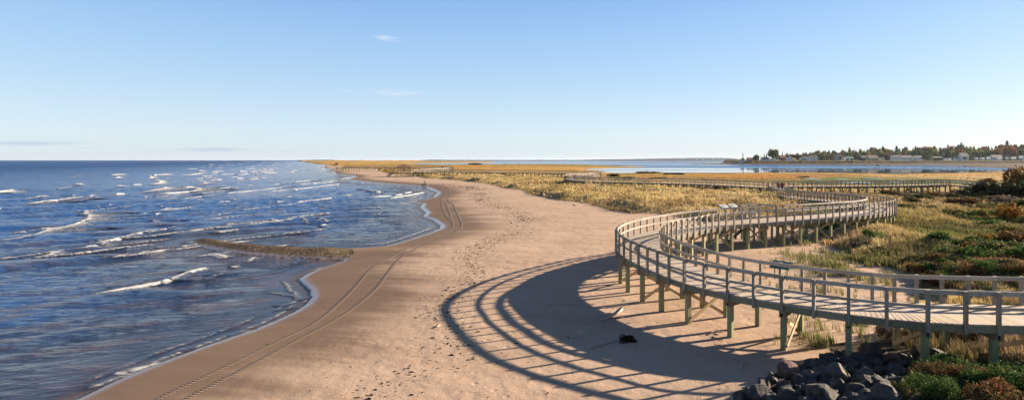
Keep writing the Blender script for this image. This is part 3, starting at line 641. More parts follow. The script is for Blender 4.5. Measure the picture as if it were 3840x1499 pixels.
# ------------------------------------------------------------------ GRASS (uncountable blades)
def blades(name, X, Y, Z, hgt, wid, col, nb, label, lean=.35, seed=3):
    r = np.random.default_rng(seed); n = len(X)
    ti = np.repeat(np.arange(n), nb); m = len(ti)
    a = r.uniform(0, 2*np.pi, m); sp = hgt[ti]*.30*r.random(m)
    bx = X[ti]+np.cos(a)*sp; by = Y[ti]+np.sin(a)*sp; bz = Z[ti]-.04
    h = hgt[ti]*r.uniform(.55, 1.15, m); fa = r.uniform(-.9, .9, m); w = wid[ti]*r.uniform(.7, 1.3, m)
    dx = np.cos(fa)*w/2; dy = np.sin(fa)*w/2
    ln = h*lean*r.uniform(.2, 1.2, m); la = r.normal(2.9, 1.0, m)
    mx = bx+np.cos(la)*ln*.35; my = by+np.sin(la)*ln*.35; mz = bz+h*.62
    tx = bx+np.cos(la)*ln; ty = by+np.sin(la)*ln; tz = bz+h
    V = np.stack([np.stack([bx-dx, by-dy, bz], 1), np.stack([bx+dx, by+dy, bz], 1), np.stack([mx+dx*.8, my+dy*.8, mz], 1), np.stack([mx-dx*.8, my-dy*.8, mz], 1),
                  np.stack([tx+dx*.12, ty+dy*.12, tz], 1), np.stack([tx-dx*.12, ty-dy*.12, tz], 1)], 1).reshape(-1, 3)
    b = np.arange(m)[:, None]*6
    Fq = np.concatenate([b+np.array([[0,1,2,3]]), b+np.array([[3,2,4,5]])], 0)
    c = col[ti]*r.uniform(.62, 1.45, m)[:, None]; dry = r.random(m) < .18; c[dry] = np.array((.34,.25,.13))*r.uniform(.7, 1.2, dry.sum())[:, None]
    c = np.repeat(np.clip(c, 0, .7), 6, 0)
    me = np_mesh(name, V, Fq, M['veg'], {'vcol': c})
    return tag(link(name, me), label, 'grass', kind='stuff')
NT = 105000
px = rng.uniform(-200, 4250, NT*3); py = 604+rng.random(NT*3)**1.15*1000
X, Y = np.array([P0(a, b, 1.3) for a, b in zip(px[:2], py[:2])]).T
D = (EYE-1.3)*F/(py-HY); X = (px-1920)*D/F; Y = D
ok = (Y < 420) & (Y > 9); X = X[ok]; Y = Y[ok]
Z, i1, i2, ds, db, dv, d2, yb = ground(X, Y, True)
dens = fbm(X/1.6, Y/2.4, 71, 3)
veg = i1 & (db > 1.5) & (dv+(dens-.5)*3.2 > -.2) & (rng.random(len(X)) < np.clip(.25+1.6*(dens-.22), .1, 1))
# open tufts on the sand near the foredune
px2 = 1920+X/Y*F; py2 = HY+(EYE-1.2)*F/Y
patch = np.exp(-((px2-3190)/120)**2-((py2-990)/48)**2)+np.exp(-((px2-3120)/150)**2-((py2-1060)/60)**2)*.35+np.exp(-((px2-3000)/90)**2-((py2-930)/60)**2)*.3+np.exp(-((px2-3110)/110)**2-((py2-1270)/40)**2)*.4
patch = patch*sst(.50, .62, fbm(X/.8, Y/1.1, 73, 3))+.03*sst(-6, 0, dv)*(dens > .6)
sparse = i1 & ~veg & (dv < .5) & (ds > 14) & (rng.random(len(X)) < np.clip(patch, 0, 1))
inr = in_poly(X, Y, ROCKP) | in_poly(X, Y, ALGP); under = (Y < 23) & (X > 8); veg &= ~inr & ((dv > 1.3) | (Y > 33)); sparse &= ~inr; veg &= ~(under & (rng.random(len(X)) < .86)); sel = (veg | sparse); idx = np.nonzero(sel)[0][:NT]; X = X[idx]; Y = Y[idx]; Z = Z[idx]; dv = dv[idx]; sparse = sparse[idx]; dens = dens[idx]
col = vegcol(X, Y)*(.72+.85*sst(.35, .62, fbm(X/4, Y/7, 83, 3)))[:, None]; col[sparse] = np.array((.20,.20,.07))
cl = fbm(X/5, Y/9, 79, 3); hgt = (.26+.40*dens)*np.where(sparse, .85, 1)*(1-.62*sst(25, 70, dv)*sst(60, 130, Y))*(.45+1.1*cl)*(1-.35*sst(22, 18, Y))
gl = (col[:, 1] < .095*1.15); hgt[gl] *= .7
wid = np.maximum(.010, .0011*Y)
blades('marram_grass', X, Y, Z, hgt, wid, col, 5, 'dry blond and green grass covering the dunes and the marsh')

# ------------------------------------------------------------------ SHRUBS
def leaf_cloud(n, cols, size, seed, shape='dome', up=.5):
    """unit bush: radius 1, height 1 (base z=0); returns verts, quads, colours"""
    r = np.random.default_rng(seed)
    nl = 16; lc = np.stack([r.uniform(-.62, .62, nl), r.uniform(-.62, .62, nl), r.uniform(.22, .72, nl)], 1); lr = r.uniform(.24, .42, nl)
    lc[:, 2] *= (1-.5*(lc[:, 0]**2+lc[:, 1]**2))
    k = r.integers(0, nl, n); d = r.normal(size=(n, 3)); d /= np.linalg.norm(d, axis=1)[:, None]
    p = lc[k]+d*(lr[k]*r.uniform(.55, 1.08, n)**.6)[:, None]; p[:, 2] = np.maximum(p[:, 2], .02)
    spr = r.random(n) < .10; p[spr] += d[spr]*r.uniform(0, .16, spr.sum())[:, None]
    a = r.normal(size=(n, 3))+d*.6; a /= np.linalg.norm(a, axis=1)[:, None]
    b = np.cross(a, r.normal(size=(n, 3))); b /= np.linalg.norm(b, axis=1)[:, None]; t = np.cross(a, b)
    s = size*r.uniform(.6, 1.35, n)[:, None]
    V = np.stack([p-b*s*.5, p+t*s*.9-b*s*.1, p+b*s*.5+t*s*.2, p-t*s*.7], 1).reshape(-1, 3)
    cc = np.array(cols)[r.integers(0, len(cols), nl)][k]; alt = r.random(n) < .3; cc[alt] = np.array(cols)[r.integers(0, len(cols), alt.sum())]
    cc = cc*r.uniform(.65, 1.4, n)[:, None]
    return V, np.arange(n*4).reshape(n, 4), np.repeat(cc, 4, 0)
def stem_mesh(name, n, h, seed, rad=.02, spread=.5):
    rr = random.Random(seed); mb = MB()
    for k in range(n):
        a = rr.uniform(0, 6.28); r = rr.uniform(.1, spread)
        pts = [(0, 0, -.15), (math.cos(a)*r*.3, math.sin(a)*r*.3, h*.4), (math.cos(a)*r, math.sin(a)*r, h*rr.uniform(.7, 1.05))]
        mb.tube(pts, [rad, rad*.7, rad*.3], 4)
    return mb.build(name, M['bark'], mesh_only=True)
PAL = {'green': [(0.061, 0.115, 0.024), (0.095, 0.155, 0.032), (0.041, 0.074, 0.02)], 'dark': [(0.024, 0.035, 0.014), (0.041, 0.049, 0.016), (0.054, 0.034, 0.016)], 'olive': [(0.135, 0.135, 0.041), (0.189, 0.162, 0.047), (0.081, 0.095, 0.027)],
       'rust': [(0.162, 0.074, 0.03), (0.115, 0.068, 0.03), (0.203, 0.115, 0.041), (0.081, 0.068, 0.024)], 'orange': [(.28,.13,.025),(.22,.13,.03),(.12,.10,.03)], 'mauve': [(.17,.125,.10),(.12,.10,.075),(.20,.16,.12)],
       'red': [(.20,.045,.022),(.15,.05,.025),(.10,.05,.03)], 'twig': [(.10,.075,.055),(.13,.10,.07),(.07,.065,.035)], 'yellow': [(.24,.17,.035),(.17,.14,.035),(.10,.10,.03)]}
NICE = {'green': 'green', 'dark': 'dark', 'olive': 'olive green', 'rust': 'rusty brown', 'orange': 'orange', 'mauve': 'pale mauve grey', 'red': 'red', 'twig': 'bare grey twiggy', 'yellow': 'golden yellow'}
SHM = {}
def shrub_mesh(kind, near):
    key = (kind, near, random.randint(0, 1))
    if key not in SHM:
        n = 5200 if near else 1500; V, Fq, c = leaf_cloud(n, PAL[kind], .052 if near else .10, len(SHM)+5)
        SHM[key] = (np_mesh('foliage', V, Fq, M['veg'], {'vcol': c}), stem_mesh('stem', 9 if kind not in ('red','twig') else 22, .95 if kind in ('red', 'twig') else .75, len(SHM)))
    return SHM[key]
def shrub(pxx, pyy, wpx, hpx, kind, label, group=None, name='shrub'):
    X, Y, Z = hit(pxx, pyy); near = Y < 30
    fm, sm = shrub_mesh(kind, near); w = wpx*Y/F/2; h = hpx*Y/F*1.12+.05
    o = empty(name, (X, Y, Z-.06), random.uniform(0, 6.28), label, 'shrub', group); o.scale = (w, w*random.uniform(.8, 1.1), h)
    link('foliage', fm, o); link('stem', sm, o)
    return o
PLACE = [ # px x, px y base, width, height, kind, label
 (3775,742,190,70,'dark','large dark thicket bush at the right edge, tallest of the bushes beyond the side boardwalk'),
 (3850,735,150,105,'rust','dark reddish tall bush cut by the right edge beside the large dark thicket'),
 (3700,735,120,52,'twig','grey leafless twiggy bush at the right end of the side boardwalk'),
 (3700,694,62,26,'red','bright red leaved bush above the grey twigs near the end of the side boardwalk'),
 (3650,712,75,26,'green','small green bush hiding the foot of the side boardwalk ramp'),
 (3840,700,80,40,'dark','dark bush behind the reddish one on the right edge'),
 (3413,717,28,14,'green','small bright green round bush below the side boardwalk'),
 (3340,730,70,20,'rust','low rusty bush leftmost in the band below the side boardwalk'),
 (3390,740,70,17,'mauve','low grey brown bush right of the leftmost rusty bush'),
 (3440,748,62,20,'green','dark green mound at the upper left edge of the blond grass field'),
 (3500,738,90,20,'rust','wide rust brown bush in the middle of the band below the side boardwalk'),
 (3560,748,80,22,'olive','olive bush between two rusty ones behind the blond grass field'),
 (3610,735,80,26,'twig','brown twiggy bush under the ramp of the side boardwalk'),
 (3630,762,110,24,'rust','broad rust coloured bush on the upper right edge of the blond grass field'),
 (3700,778,100,26,'olive','olive bush right of the blond grass field, in front of the grey twigs'),
 (3770,770,110,34,'mauve','pale seedy bush in front of the large dark thicket'),
 (3835,792,80,44,'dark','dark low bush at the right edge below the thicket'),
 (3740,812,120,26,'green','low green bush on the right, below the pale seedy bush'),
 (3600,828,130,24,'olive','long olive bush at the lower right edge of the blond grass field'),
 (3680,836,90,26,'yellow','yellowish bush between the long olive bush and the orange one'),
 (3790,830,110,62,'orange','tall orange golden bush on the right below the thicket'),
 (3740,852,130,30,'green','dark green bush at the foot of the tall orange golden bush'),
 (3845,852,90,40,'olive','olive bush at the right edge beside the tall orange golden bush'),
 (3690,916,66,40,'orange','bright orange stalky plant standing out of the green thicket on the right'),
 (3725,914,40,38,'orange','smaller bright orange stalky plant right of the first one'),
 (3815,915,120,48,'rust','dark rusty bush at the right edge above the green thicket'),
 (3600,922,80,26,'olive','small olive bush left of the bright orange stalky plants'),
 (3360,862,70,22,'rust','small rust red bush right of the boardwalk bend'),
 (3440,880,60,16,'green','small dark green tussock right of the boardwalk bend'),
 (3560,865,60,18,'green','small dark green bush in the middle of the grass right of the bend'),
 (3100,858,110,26,'green','low green bush under the back part of the boardwalk bend'),
 (3165,862,50,24,'mauve','pale grey plant right of the low green bush near the bend'),
 (3070,880,60,14,'mauve','low pale grey plant on the sand below the bend'),
 (3150,905,80,24,'mauve','grey lavender coloured plant at the edge of the sand patch'),
 (3240,930,110,28,'mauve','wider mauve plant right of the sand patch edge'),
 (3280,890,100,26,'green','green grassy bush above the mauve plants'),
 (3310,955,110,26,'dark','dark green bush in the hollow above the front boardwalk rail'),
 (3470,990,150,30,'dark','long dark bush in the shaded hollow behind the front boardwalk'),
 (3560,960,110,34,'green','green bush left of the big thicket behind the front boardwalk'),
 (3405,1018,34,30,'red','small bright red brown plant on the sand behind the front rail'),
 (3450,1024,56,34,'rust','rusty seedy plant right of the small red brown one'),
 (3480,1052,70,30,'rust','low rust bush just above the far handrail'),
 (3540,1066,100,38,'red','reddish dry bush behind the far handrail'),
 (3570,1012,110,40,'green','rounded green bush in the thicket, left part'),
 (3650,985,150,62,'green','big green bush with rusty tips in the thicket behind the front boardwalk'),
 (3740,965,140,55,'olive','olive bush on top of the thicket behind the front boardwalk'),
 (3830,975,130,60,'green','green bush at the right edge of the thicket'),
 (3640,1050,150,55,'rust','rusty bush in the thicket above the far handrail'),
 (3730,1040,150,60,'green','dark green bush in the middle of the thicket'),
 (3820,1048,140,62,'rust','rust and green bush at the right edge above the far handrail'),
 (3600,1096,140,36,'rust','low rusty bush between the two handrails, left'),
 (3720,1100,150,40,'olive','low olive bush between the two handrails'),
 (3830,1104,130,42,'green','low green bush between the two handrails at the right edge'),
 (3560,1168,110,30,'twig','dry brown seedy plant seen through the front railing, left'),
 (3680,1172,120,34,'rust','low rust plant seen through the front railing'),
 (3800,1170,120,34,'olive','olive plant seen through the front railing, right'),
 (3020,666,60,5,'rust','faint rusty patch of bushes in the marsh behind the side boardwalk'),
 (2430,649.5,110,7,'dark','dark low bush on the near shore of the bay, left one of two'),
 (2530,654,80,7,'dark','dark low bush on the near shore of the bay, right one of two'),
 (2465,670,62,5,'dark','dark low bush right behind the far railing'),
 (2330,669,120,7,'green','long dark green bush behind the rail after the far bend'),
 (2300,661,60,9,'dark','dark green rounded bush beyond the far bend'),
 (1780,618,60,6,'twig','brown scrubby bush in the marsh above the far boardwalk'),
 (1262,618,14,6,'dark','small dark dune bush at the end of the far beach')]
for (x, y, w, h, k, lab) in PLACE: shrub(x, y, w, h, k, lab)
rr = random.Random(12)
ZONES = [('green', 'glossy dark green bush in the thicket filling the bottom right corner'), ('rust', 'rust red leaved bush among the green ones in the bottom right corner'), ('orange', 'dry orange bush in the bottom right corner thicket')]
for k in range(34):
    X = rr.uniform(10.2, 16.5); Y = rr.uniform(10.6, 16.2)
    if X/Y > .98 or X/Y < .74+(Y-16)*-.012: continue
    kd = 'green' if rr.random() < .62 else ('rust' if rr.random() < .7 else 'orange'); fm, sm = shrub_mesh(kd, True)
    o = empty('shrub', (X, Y, gz(X, Y)-.1), rr.uniform(0, 6.28), dict(ZONES)[kd], 'shrub', 'bushes in the bottom right corner'); w = rr.uniform(.55, .95)
    o.scale = (w, w, rr.uniform(.55, .85)); link('foliage', fm, o); link('stem', sm, o)
for (x, y, w, h, k, lab) in [(3330,1262,90,50,'mauve','grey green seedy plant behind the left legs near the boulders'),(3420,1275,80,55,'twig','dry brown plant between the front legs of the boardwalk'),(3560,1270,110,55,'twig','dry straw plant under the deck at lower right'),
                             (3640,1262,80,45,'mauve','pale dry plant under the deck, right of the straw one'),(3440,1370,90,30,'mauve','small pale seedy plant among the boulders'),(3370,1490,70,60,'olive','thin dry weed in front of the boulders'),(3230,1215,60,18,'green','small green plant on the sand under the deck')]:
    shrub(x, y, w, h, k, lab)

rr = random.Random(31)
FILL = [(3440,3860,905,1085,42,('green','olive','rust','dark','green'),(60,130),(24,46),'bush in the autumn thicket behind the front railing','bushes of the thicket behind the front boardwalk'),
        (3330,3860,722,800,26,('rust','olive','rust','twig','dark'),(50,110),(12,24),'low bush in the brown scrub band below the side boardwalk','scrub below the side boardwalk'),
        (3560,3860,800,900,18,('green','olive','rust','yellow'),(60,120),(18,34),'bush on the right side between the scrub band and the thicket','bushes right of the blond grass')]
for (xa, xb, ya, yb2, cnt, kinds, wr, hr_, lab, grp) in FILL:
    k = 0
    while k < cnt:
        x = rr.uniform(xa, xb); y = rr.uniform(ya, yb2)
        if grp.startswith('bushes of') and x < 3440+(y-905)*-.1+60*(y < 960): continue
        kd = rr.choice(kinds); shrub(x, y, rr.uniform(*wr), rr.uniform(*hr_), kd, NICE[kd]+' '+lab, grp+', '+NICE[kd]); k += 1
# shallow tide pools on the green flat
for i, (x, y, w, h) in enumerate([(3048,675.5,46,1.6),(3105,684,60,2.2),(3160,677,30,1.2),(3275,675,44,2.0),(3262,685,40,1.8),(3235,691,52,2.4),(3361,689,30,2.2),(3395,680,36,1.4),(3450,684,26,1.2),(3180,690,40,1.6)]):
    c = np.array(P0(x, y, .75)); a = np.linspace(0, 2*np.pi, 40, endpoint=False); rx = w*c[1]/F/2*1.2; ry = h*c[1]**2/(7.5*F)/1.2; wob = .65+.7*fbm(np.cos(a)*1.5+i*5, np.sin(a)*1.5, 19)
    gm_ = float(ground(c[0]+np.cos(a)*rx, c[1]+np.sin(a)*ry).max())+.03; V = [(c[0]+math.cos(t)*rx*q, c[1]+math.sin(t)*ry*q, gm_) for t, q in zip(a, wob)]
    mb = MB(); mb.add(V, [tuple(range(40))]); tag(mb.build('tide_pool', M['pool']), kind='structure')

# ------------------------------------------------------------------ BOULDERS
import bmesh
def rock_mat(name, a, b_, lich):
    m, nt, b, out = mat_new(name); g = N(nt); v = g.obj()
    n = g.noise(v, 2.2, 6, .65); n2 = g.noise(v, 9, 5, .7)
    c = g.mix(g.ramp(n, .35, .65), a, b_); c = g.mix(g.math('MULTIPLY', g.ramp(n2, .55, .75), .6), c, lich)
    g.put(b.inputs['Base Color'], c); b.inputs['Roughness'].default_value = .85
    g.put(b.inputs['Normal'], g.bump(g.math('ADD', n2, n), .7, .06)); return m
RM = {'dark grey': rock_mat('basalt', (.036,.030,.027), (.085,.071,.060), (.15,.125,.10)), 'brown grey': rock_mat('brown_stone', (.065,.050,.040), (.13,.10,.078), (.19,.155,.12)), 'reddish': rock_mat('red_stone', (.12,.055,.045), (.19,.095,.075), (.22,.14,.11)), 'pale grey': rock_mat('pale_stone', (.12,.11,.10), (.19,.17,.15), (.25,.22,.19))}
def rock(X, Y, Z, r, mat, label, group, seed, name='boulder', cat='boulder'):
    q = random.Random(seed); bm = bmesh.new(); bmesh.ops.create_icosphere(bm, subdivisions=3, radius=1)
    planes = []
    for k in range(11):
        d = Vector((q.gauss(0, 1), q.gauss(0, 1), q.gauss(0, 1))).normalized(); planes.append((d, q.uniform(.42, .74)))
    from mathutils import noise as mn
    off = Vector((seed*3.1, seed*1.7, 0))
    for v in bm.verts:
        for _ in range(2):
            for d, t in planes:
                e = v.co.dot(d)-t
                if e > 0: v.co -= d*e
        v.co *= 1+.05*mn.noise(v.co*2.6+off)+.03*mn.noise(v.co*7+off)
    sx, sy, sz = q.uniform(1.15, 1.5), q.uniform(.95, 1.3), q.uniform(.85, 1.15)
    rot = Matrix.Rotation(q.uniform(0, 6.28), 3, 'Z') @ Matrix.Rotation(q.uniform(-.5, .5), 3, 'X')
    for v in bm.verts: v.co = rot @ Vector((v.co.x*sx*r, v.co.y*sy*r, v.co.z*sz*r))
    me = bpy.data.meshes.new(name); bm.to_mesh(me); bm.free(); me.materials.append(RM[mat])
    me.set_sharp_from_angle(angle=R(15)); me.polygons.foreach_set('use_smooth', [True]*len(me.polygons))
    o = link(name, me, None, (X, Y, Z)); return tag(o, label, cat, group)
def Z8(u, v): return (3000+u/2.24, 1050+v/2.24)
BIG = [(600,590,125,'dark grey','large dark boulder right below the lit crossed brace'),(500,650,95,'dark grey','wide dark boulder under the largest one'),(290,790,125,'brown grey','big brown grey boulder left of the middle of the pile'),
 (540,835,105,'brown grey','big sunlit brown boulder in the middle of the pile'),(775,745,90,'dark grey','dark pointed boulder left of the green bushes'),(785,650,80,'reddish','reddish boulder, the only red one in the pile'),
 (430,695,75,'dark grey','dark boulder between the two large brown ones'),(100,680,62,'dark grey','grey boulder at the upper left of the pile'),(60,805,85,'brown grey','brown boulder at the left side of the pile'),
 (140,950,125,'dark grey','large flat boulder at the bottom left of the pile'),(170,872,62,'pale grey','pale lit small boulder above the large flat one'),(35,900,52,'dark grey','small boulder at the left edge of the pile'),
 (335,880,85,'dark grey','boulder under the big brown grey one'),(690,880,105,'dark grey','dark boulder right of the big sunlit one'),(800,850,80,'dark grey','dark boulder against the green bushes'),(700,965,130,'dark grey','large boulder at the bottom of the pile near the dry weed'),
 (900,635,52,'brown grey','rounded boulder under the deck right of the reddish one'),(1020,598,72,'dark grey','dark boulder under the deck behind the rounded one'),(1035,655,75,'pale grey','pale topped boulder under the deck by the bushes'),(1170,615,70,'dark grey','shaded boulder under the deck, rightmost of the pile'),
 (670,745,58,'dark grey','small dark boulder in the upper middle of the pile'),(585,770,60,'dark grey','small boulder above the big sunlit one'),(460,930,58,'brown grey','small boulder at the bottom middle of the pile'),(245,720,42,'brown grey','small brown boulder above the big brown grey one'),
 (290,665,60,'dark grey','dark boulder at the top left of the pile beside the leg'),(395,612,55,'dark grey','dark boulder touching the leg with the crossed brace'),(530,735,55,'dark grey','small boulder left of the pointed gap'),(260,985,110,'dark grey','large boulder cut by the bottom edge'),
 (610,690,70,'dark grey','flat boulder below the reddish one'),(-90,880,60,'dark grey','boulder at the far left tip of the pile'),(-40,960,70,'dark grey','boulder at the bottom left tip of the pile'),(-210,985,45,'brown grey','small brown boulder lying apart on the sand, left of the pile'),(30,740,40,'dark grey','small stone at the upper left edge of the pile'),(-320,990,26,'dark grey','stone alone on the sand left of all the boulders')]
def ZL(u, v): return (2715+u/1.8, 940+v/1.8)
for (u, v, r_, mt, lab) in [(110,985,58,'dark grey','low boulder at the bottom left corner of the pile'),(175,950,66,'brown grey','brown boulder second from the left corner of the pile'),(255,898,76,'dark grey','dark boulder on the left slope of the pile'),(235,965,84,'dark grey','wide flat boulder on the bottom left of the pile'),
    (325,862,66,'dark grey','boulder on the upper left slope of the pile'),(430,812,82,'reddish','dull red brown slab at the left top of the pile'),(392,915,62,'dark grey','dark boulder below the dull red brown slab'),(425,985,84,'dark grey','boulder at the bottom edge left of the middle'),(545,860,80,'dark grey','dark boulder right of the dull red brown slab'),
    (520,932,52,'pale grey','small sunlit boulder near the bottom left'),(622,765,72,'dark grey','boulder at the upper edge left of the leg'),(690,722,62,'dark grey','dark boulder under the leg at the top edge'),(305,985,66,'brown grey','brown boulder at the bottom edge between two wide ones')]:
    x, y = ZL(u, v); BIG.append(((x-3000)*2.24, (y-1050)*2.24, r_*2.24/1.8, mt, lab))
for i, (u, v, rp, mt, lab) in enumerate(BIG):
    x, y = Z8(u, v); X, Y, Z = hit(x, y+rp*.32/2.24+4); r = rp/2.24*Y/F*.82
    rock(X, Y, Z+r*.42, r, mt, lab, None, 100+i)
q = random.Random(44); k = 0
while k < 130:
    u = q.uniform(-650, 1230); v = q.uniform(600, 1120)
    if u < -100 and v < 960-(u+650)*.45: continue
    if v < 600+max(0, 300-u)*.75-(u > 700)*0 or (u > 860 and v > 700): continue
    x, y = Z8(u, v); X, Y, Z = hit(x, y+12); r = q.uniform(.10, .27)
    rock(X, Y, Z+r*.25, r, q.choice(['dark grey', 'dark grey', 'brown grey']), 'small dark stone wedged in the gaps between the large boulders', 'small stones in the boulder pile', 300+k); k += 1

# ------------------------------------------------------------------ THINGS ON THE BEACH
def drape(pts, w, name, mat, zoff=.012, step=.25, label=None, cat=None, profile=False):
    P = np.array(pts); 
    for _ in range(2):
        Q = [P[0]]
        for a, b in zip(P[:-1], P[1:]): Q += [a*.75+b*.25, a*.25+b*.75]
        Q.append(P[-1]); P = np.array(Q)
    s = np.concatenate([[0], np.cumsum(np.hypot(*np.diff(P, axis=0).T))]); n = int(s[-1]/step)+2; t = np.linspace(0, s[-1], n)
    c = np.stack([np.interp(t, s, P[:, 0]), np.interp(t, s, P[:, 1])], 1); d = np.gradient(c, axis=0); d /= np.hypot(d[:, 0], d[:, 1])[:, None]; nn = np.stack([-d[:, 1], d[:, 0]], 1)
    offs = [-.5, -.36, 0, .36, .5]; zs = [.0, .009, .004, .009, .0]; V = []
    for o, zz in zip(offs, zs):
        q = c+nn*w*o; V.append(np.stack([q[:, 0], q[:, 1], ground(q[:, 0], q[:, 1])+zoff+zz], 1))
    idx = np.arange(5*n).reshape(5, n); Fq = np.stack([idx[:-1,:-1], idx[:-1,1:], idx[1:,1:], idx[1:,:-1]], -1).reshape(-1, 4)
    U = np.tile(t, 5)
    return link(name, np_mesh(name, np.concatenate(V), Fq, mat, {'along': U}, True))
def beach_pts(l): return [hit(x, y, 4)[:2] for x, y in l]
m, nt, b, out = mat_new('pressed_sand'); g = N(nt); al = g.attr('along')
wv = g.math('SINE', g.math('MULTIPLY', al, 2*math.pi/.16)); n = g.noise(g.geo(), 5, 4)
g.put(b.inputs['Base Color'], g.mix(g.math('MULTIPLY', g.ramp(wv, -.3, .6), g.ramp(n, .3, .6)), (.145,.097,.067), (.185,.126,.088))); b.inputs['Roughness'].default_value = .9
g.put(b.inputs['Normal'], g.bump(wv, .5, .02)); M['track'] = m
T1 = Z3([(1085,333),(1150,365),(1190,405),(1165,440),(1140,470),(1195,515),(1215,570),(1235,640),(1258,690),(1250,735),(1180,785),(1050,835),(900,895),(780,945),(680,1000)])+[(1394,1000),(1345,1060),(1280,1124),(1193,1199),(1093,1248),(944,1318),(795,1392),(671,1447),(571,1497),(420,1560)]
T2 = Z3([(1110,333),(1190,360),(1235,400),(1215,435),(1195,470),(1260,520),(1285,580),(1312,640),(1345,700),(1330,740),(1240,795),(1100,845),(950,912),(850,960),(765,1005)])+[(1469,1000),(1419,1074),(1354,1129),(1280,1180),(1143,1253),(994,1333),(845,1412),(745,1462),(676,1497),(540,1560)]
T3 = Z3([(1145,480),(1155,560),(1195,630),(1240,672)])
T1 = [p for p in T1 if not (1460 < p[0] < 1475 and p[1] > 950)]
for l in (T1, T2, T3):
    o = drape(beach_pts(l), .27, 'tyre_track', M['track'], step=.04 if l is not T3 else .2); tag(o, kind='structure')
# wrack line: seaweed and litter scattered along the last high tide
WR = Z3([(1180,330),(1480,370),(1520,400),(1480,440),(1560,492),(1650,530),(1750,570),(1850,610),(1930,655),(1885,700),(1875,760),(1820,800),(1650,850),(1500,910),(1400,960)])+[(1776,1040),(1727,1080),(1692,1109),(1658,1144),(1640,1165),(1690,1195),(1735,1280),(1717,1293),(1697,1323),(1658,1348),(1603,1373),(1558,1397),(1518,1422),(1444,1447),(1394,1489),(1330,1540)]
wp = np.array(beach_pts(WR)); s = np.concatenate([[0], np.cumsum(np.hypot(*np.diff(wp, axis=0).T))])
nw = 14000; t = rng.random(nw)*s[-1]; t = t[fbm(t/3, t*0, 87, 3) > .42]; nw = len(t)
wx = np.interp(t, s, wp[:, 0]); wy = np.interp(t, s, wp[:, 1]); sd_ = .35+.010*wy; wx = wx+rng.normal(0, 1, nw)*sd_; wy = wy+rng.normal(0, 1, nw)*sd_*1.1
n2_ = 5200; ex = rng.uniform(700, 2900, n2_); ey = 720+rng.random(n2_)**.9*780; D = 7.3*F/(ey-HY); ex = (ex-1920)*D/F; ey = D
g_, a1, _, ds_, _, dv_, _, _ = ground(ex, ey, True); kk = a1 & (ds_ > 1.5) & (dv_ < -.5) & (fbm(ex/3, ey/3, 55, 3)+.12*sst(10, 16, ds_) > .50); ex = ex[kk]; ey = ey[kk]
AX = np.concatenate([wx, ex]); AY = np.concatenate([wy, ey]); AZ = ground(AX, AY); nn_ = len(AX)
sz = np.concatenate([rng.gamma(2.0, .017, nw), rng.gamma(2, .009, len(ex))])*(1+AY/150)
th = rng.uniform(0, np.pi, nn_); V = []; 
for (dx, dy, dz) in ((-1,-.35,0),(.2,-.5,0),(1,.1,0),(.1,.45,0),(0,0,.42)):
    jx = dx*rng.uniform(.6, 1.3, nn_); jy = dy*rng.uniform(.6, 1.3, nn_)
    V.append(np.stack([AX+(jx*np.cos(th)-jy*np.sin(th))*sz, AY+(jx*np.sin(th)+jy*np.cos(th))*sz, AZ-.004+(dz*sz*rng.uniform(.6, 1.3, nn_) if dz else 0)], 1))
V = np.stack(V, 1).reshape(-1, 3); b_ = np.arange(nn_)[:, None]*5
Fq = np.concatenate([b_+np.array([[0,1,4]]), b_+np.array([[1,2,4]]), b_+np.array([[2,3,4]]), b_+np.array([[3,0,4]])])
pal = np.array([(.05,.03,.018),(.075,.045,.026),(.035,.024,.017),(.30,.24,.19),(.14,.09,.06)])
wc = pal[rng.choice(5, nn_, p=[.36,.26,.22,.06,.10])]
me = np_mesh('beach_debris', V, Fq, M['veg'], {'vcol': np.repeat(wc, 5, 0)})
tag(link('beach_debris', me), 'dark seaweed scraps and shells scattered along the high tide line', 'seaweed', kind='stuff')
# pebbles of the spit, real stones on top of the bar
nb_ = 9000; ax = rng.uniform(680, 1330, nb_); ay = rng.uniform(893, 978, nb_); D = (EYE-.25)*F/(ay-HY); ax = (ax-1920)*D/F; ay = D
zz, a1, _, dsp, _, _, _, _ = ground(ax, ay, True); kk = in_poly(ax, ay, pbp) & (zz > -.12); ax, ay, zz = ax[kk], ay[kk], zz[kk]; nn_ = len(ax); sz = rng.gamma(3, .009, nn_)+.010
V = []
for (dx, dy, dz) in ((-1,-.8,-.2),(1,-.8,-.2),(1,.8,-.2),(-1,.8,-.2),(0,0,.9)):
    V.append(np.stack([ax+dx*sz*rng.uniform(.6, 1.2, nn_), ay+dy*sz*rng.uniform(.6, 1.2, nn_), zz+dz*sz*rng.uniform(.5, 1.0, nn_)], 1))
V = np.stack(V, 1).reshape(-1, 3); b_ = np.arange(nn_)[:, None]*5; Fq = np.concatenate([b_+np.array([[0,1,4]]), b_+np.array([[1,2,4]]), b_+np.array([[2,3,4]]), b_+np.array([[3,0,4]])])
pal = np.array([(.06,.042,.03),(.13,.09,.055),(.17,.125,.085),(.04,.03,.024),(.42,.38,.34)]); wc = pal[rng.choice(5, nn_, p=[.3,.3,.2,.16,.04])]
me = np_mesh('pebbles', V, Fq, M['veg'], {'vcol': np.repeat(wc, 5, 0)}); tag(link('pebbles', me), 'brown pebbles heaped on the low spit running out into the sea', 'pebbles', kind='stuff')

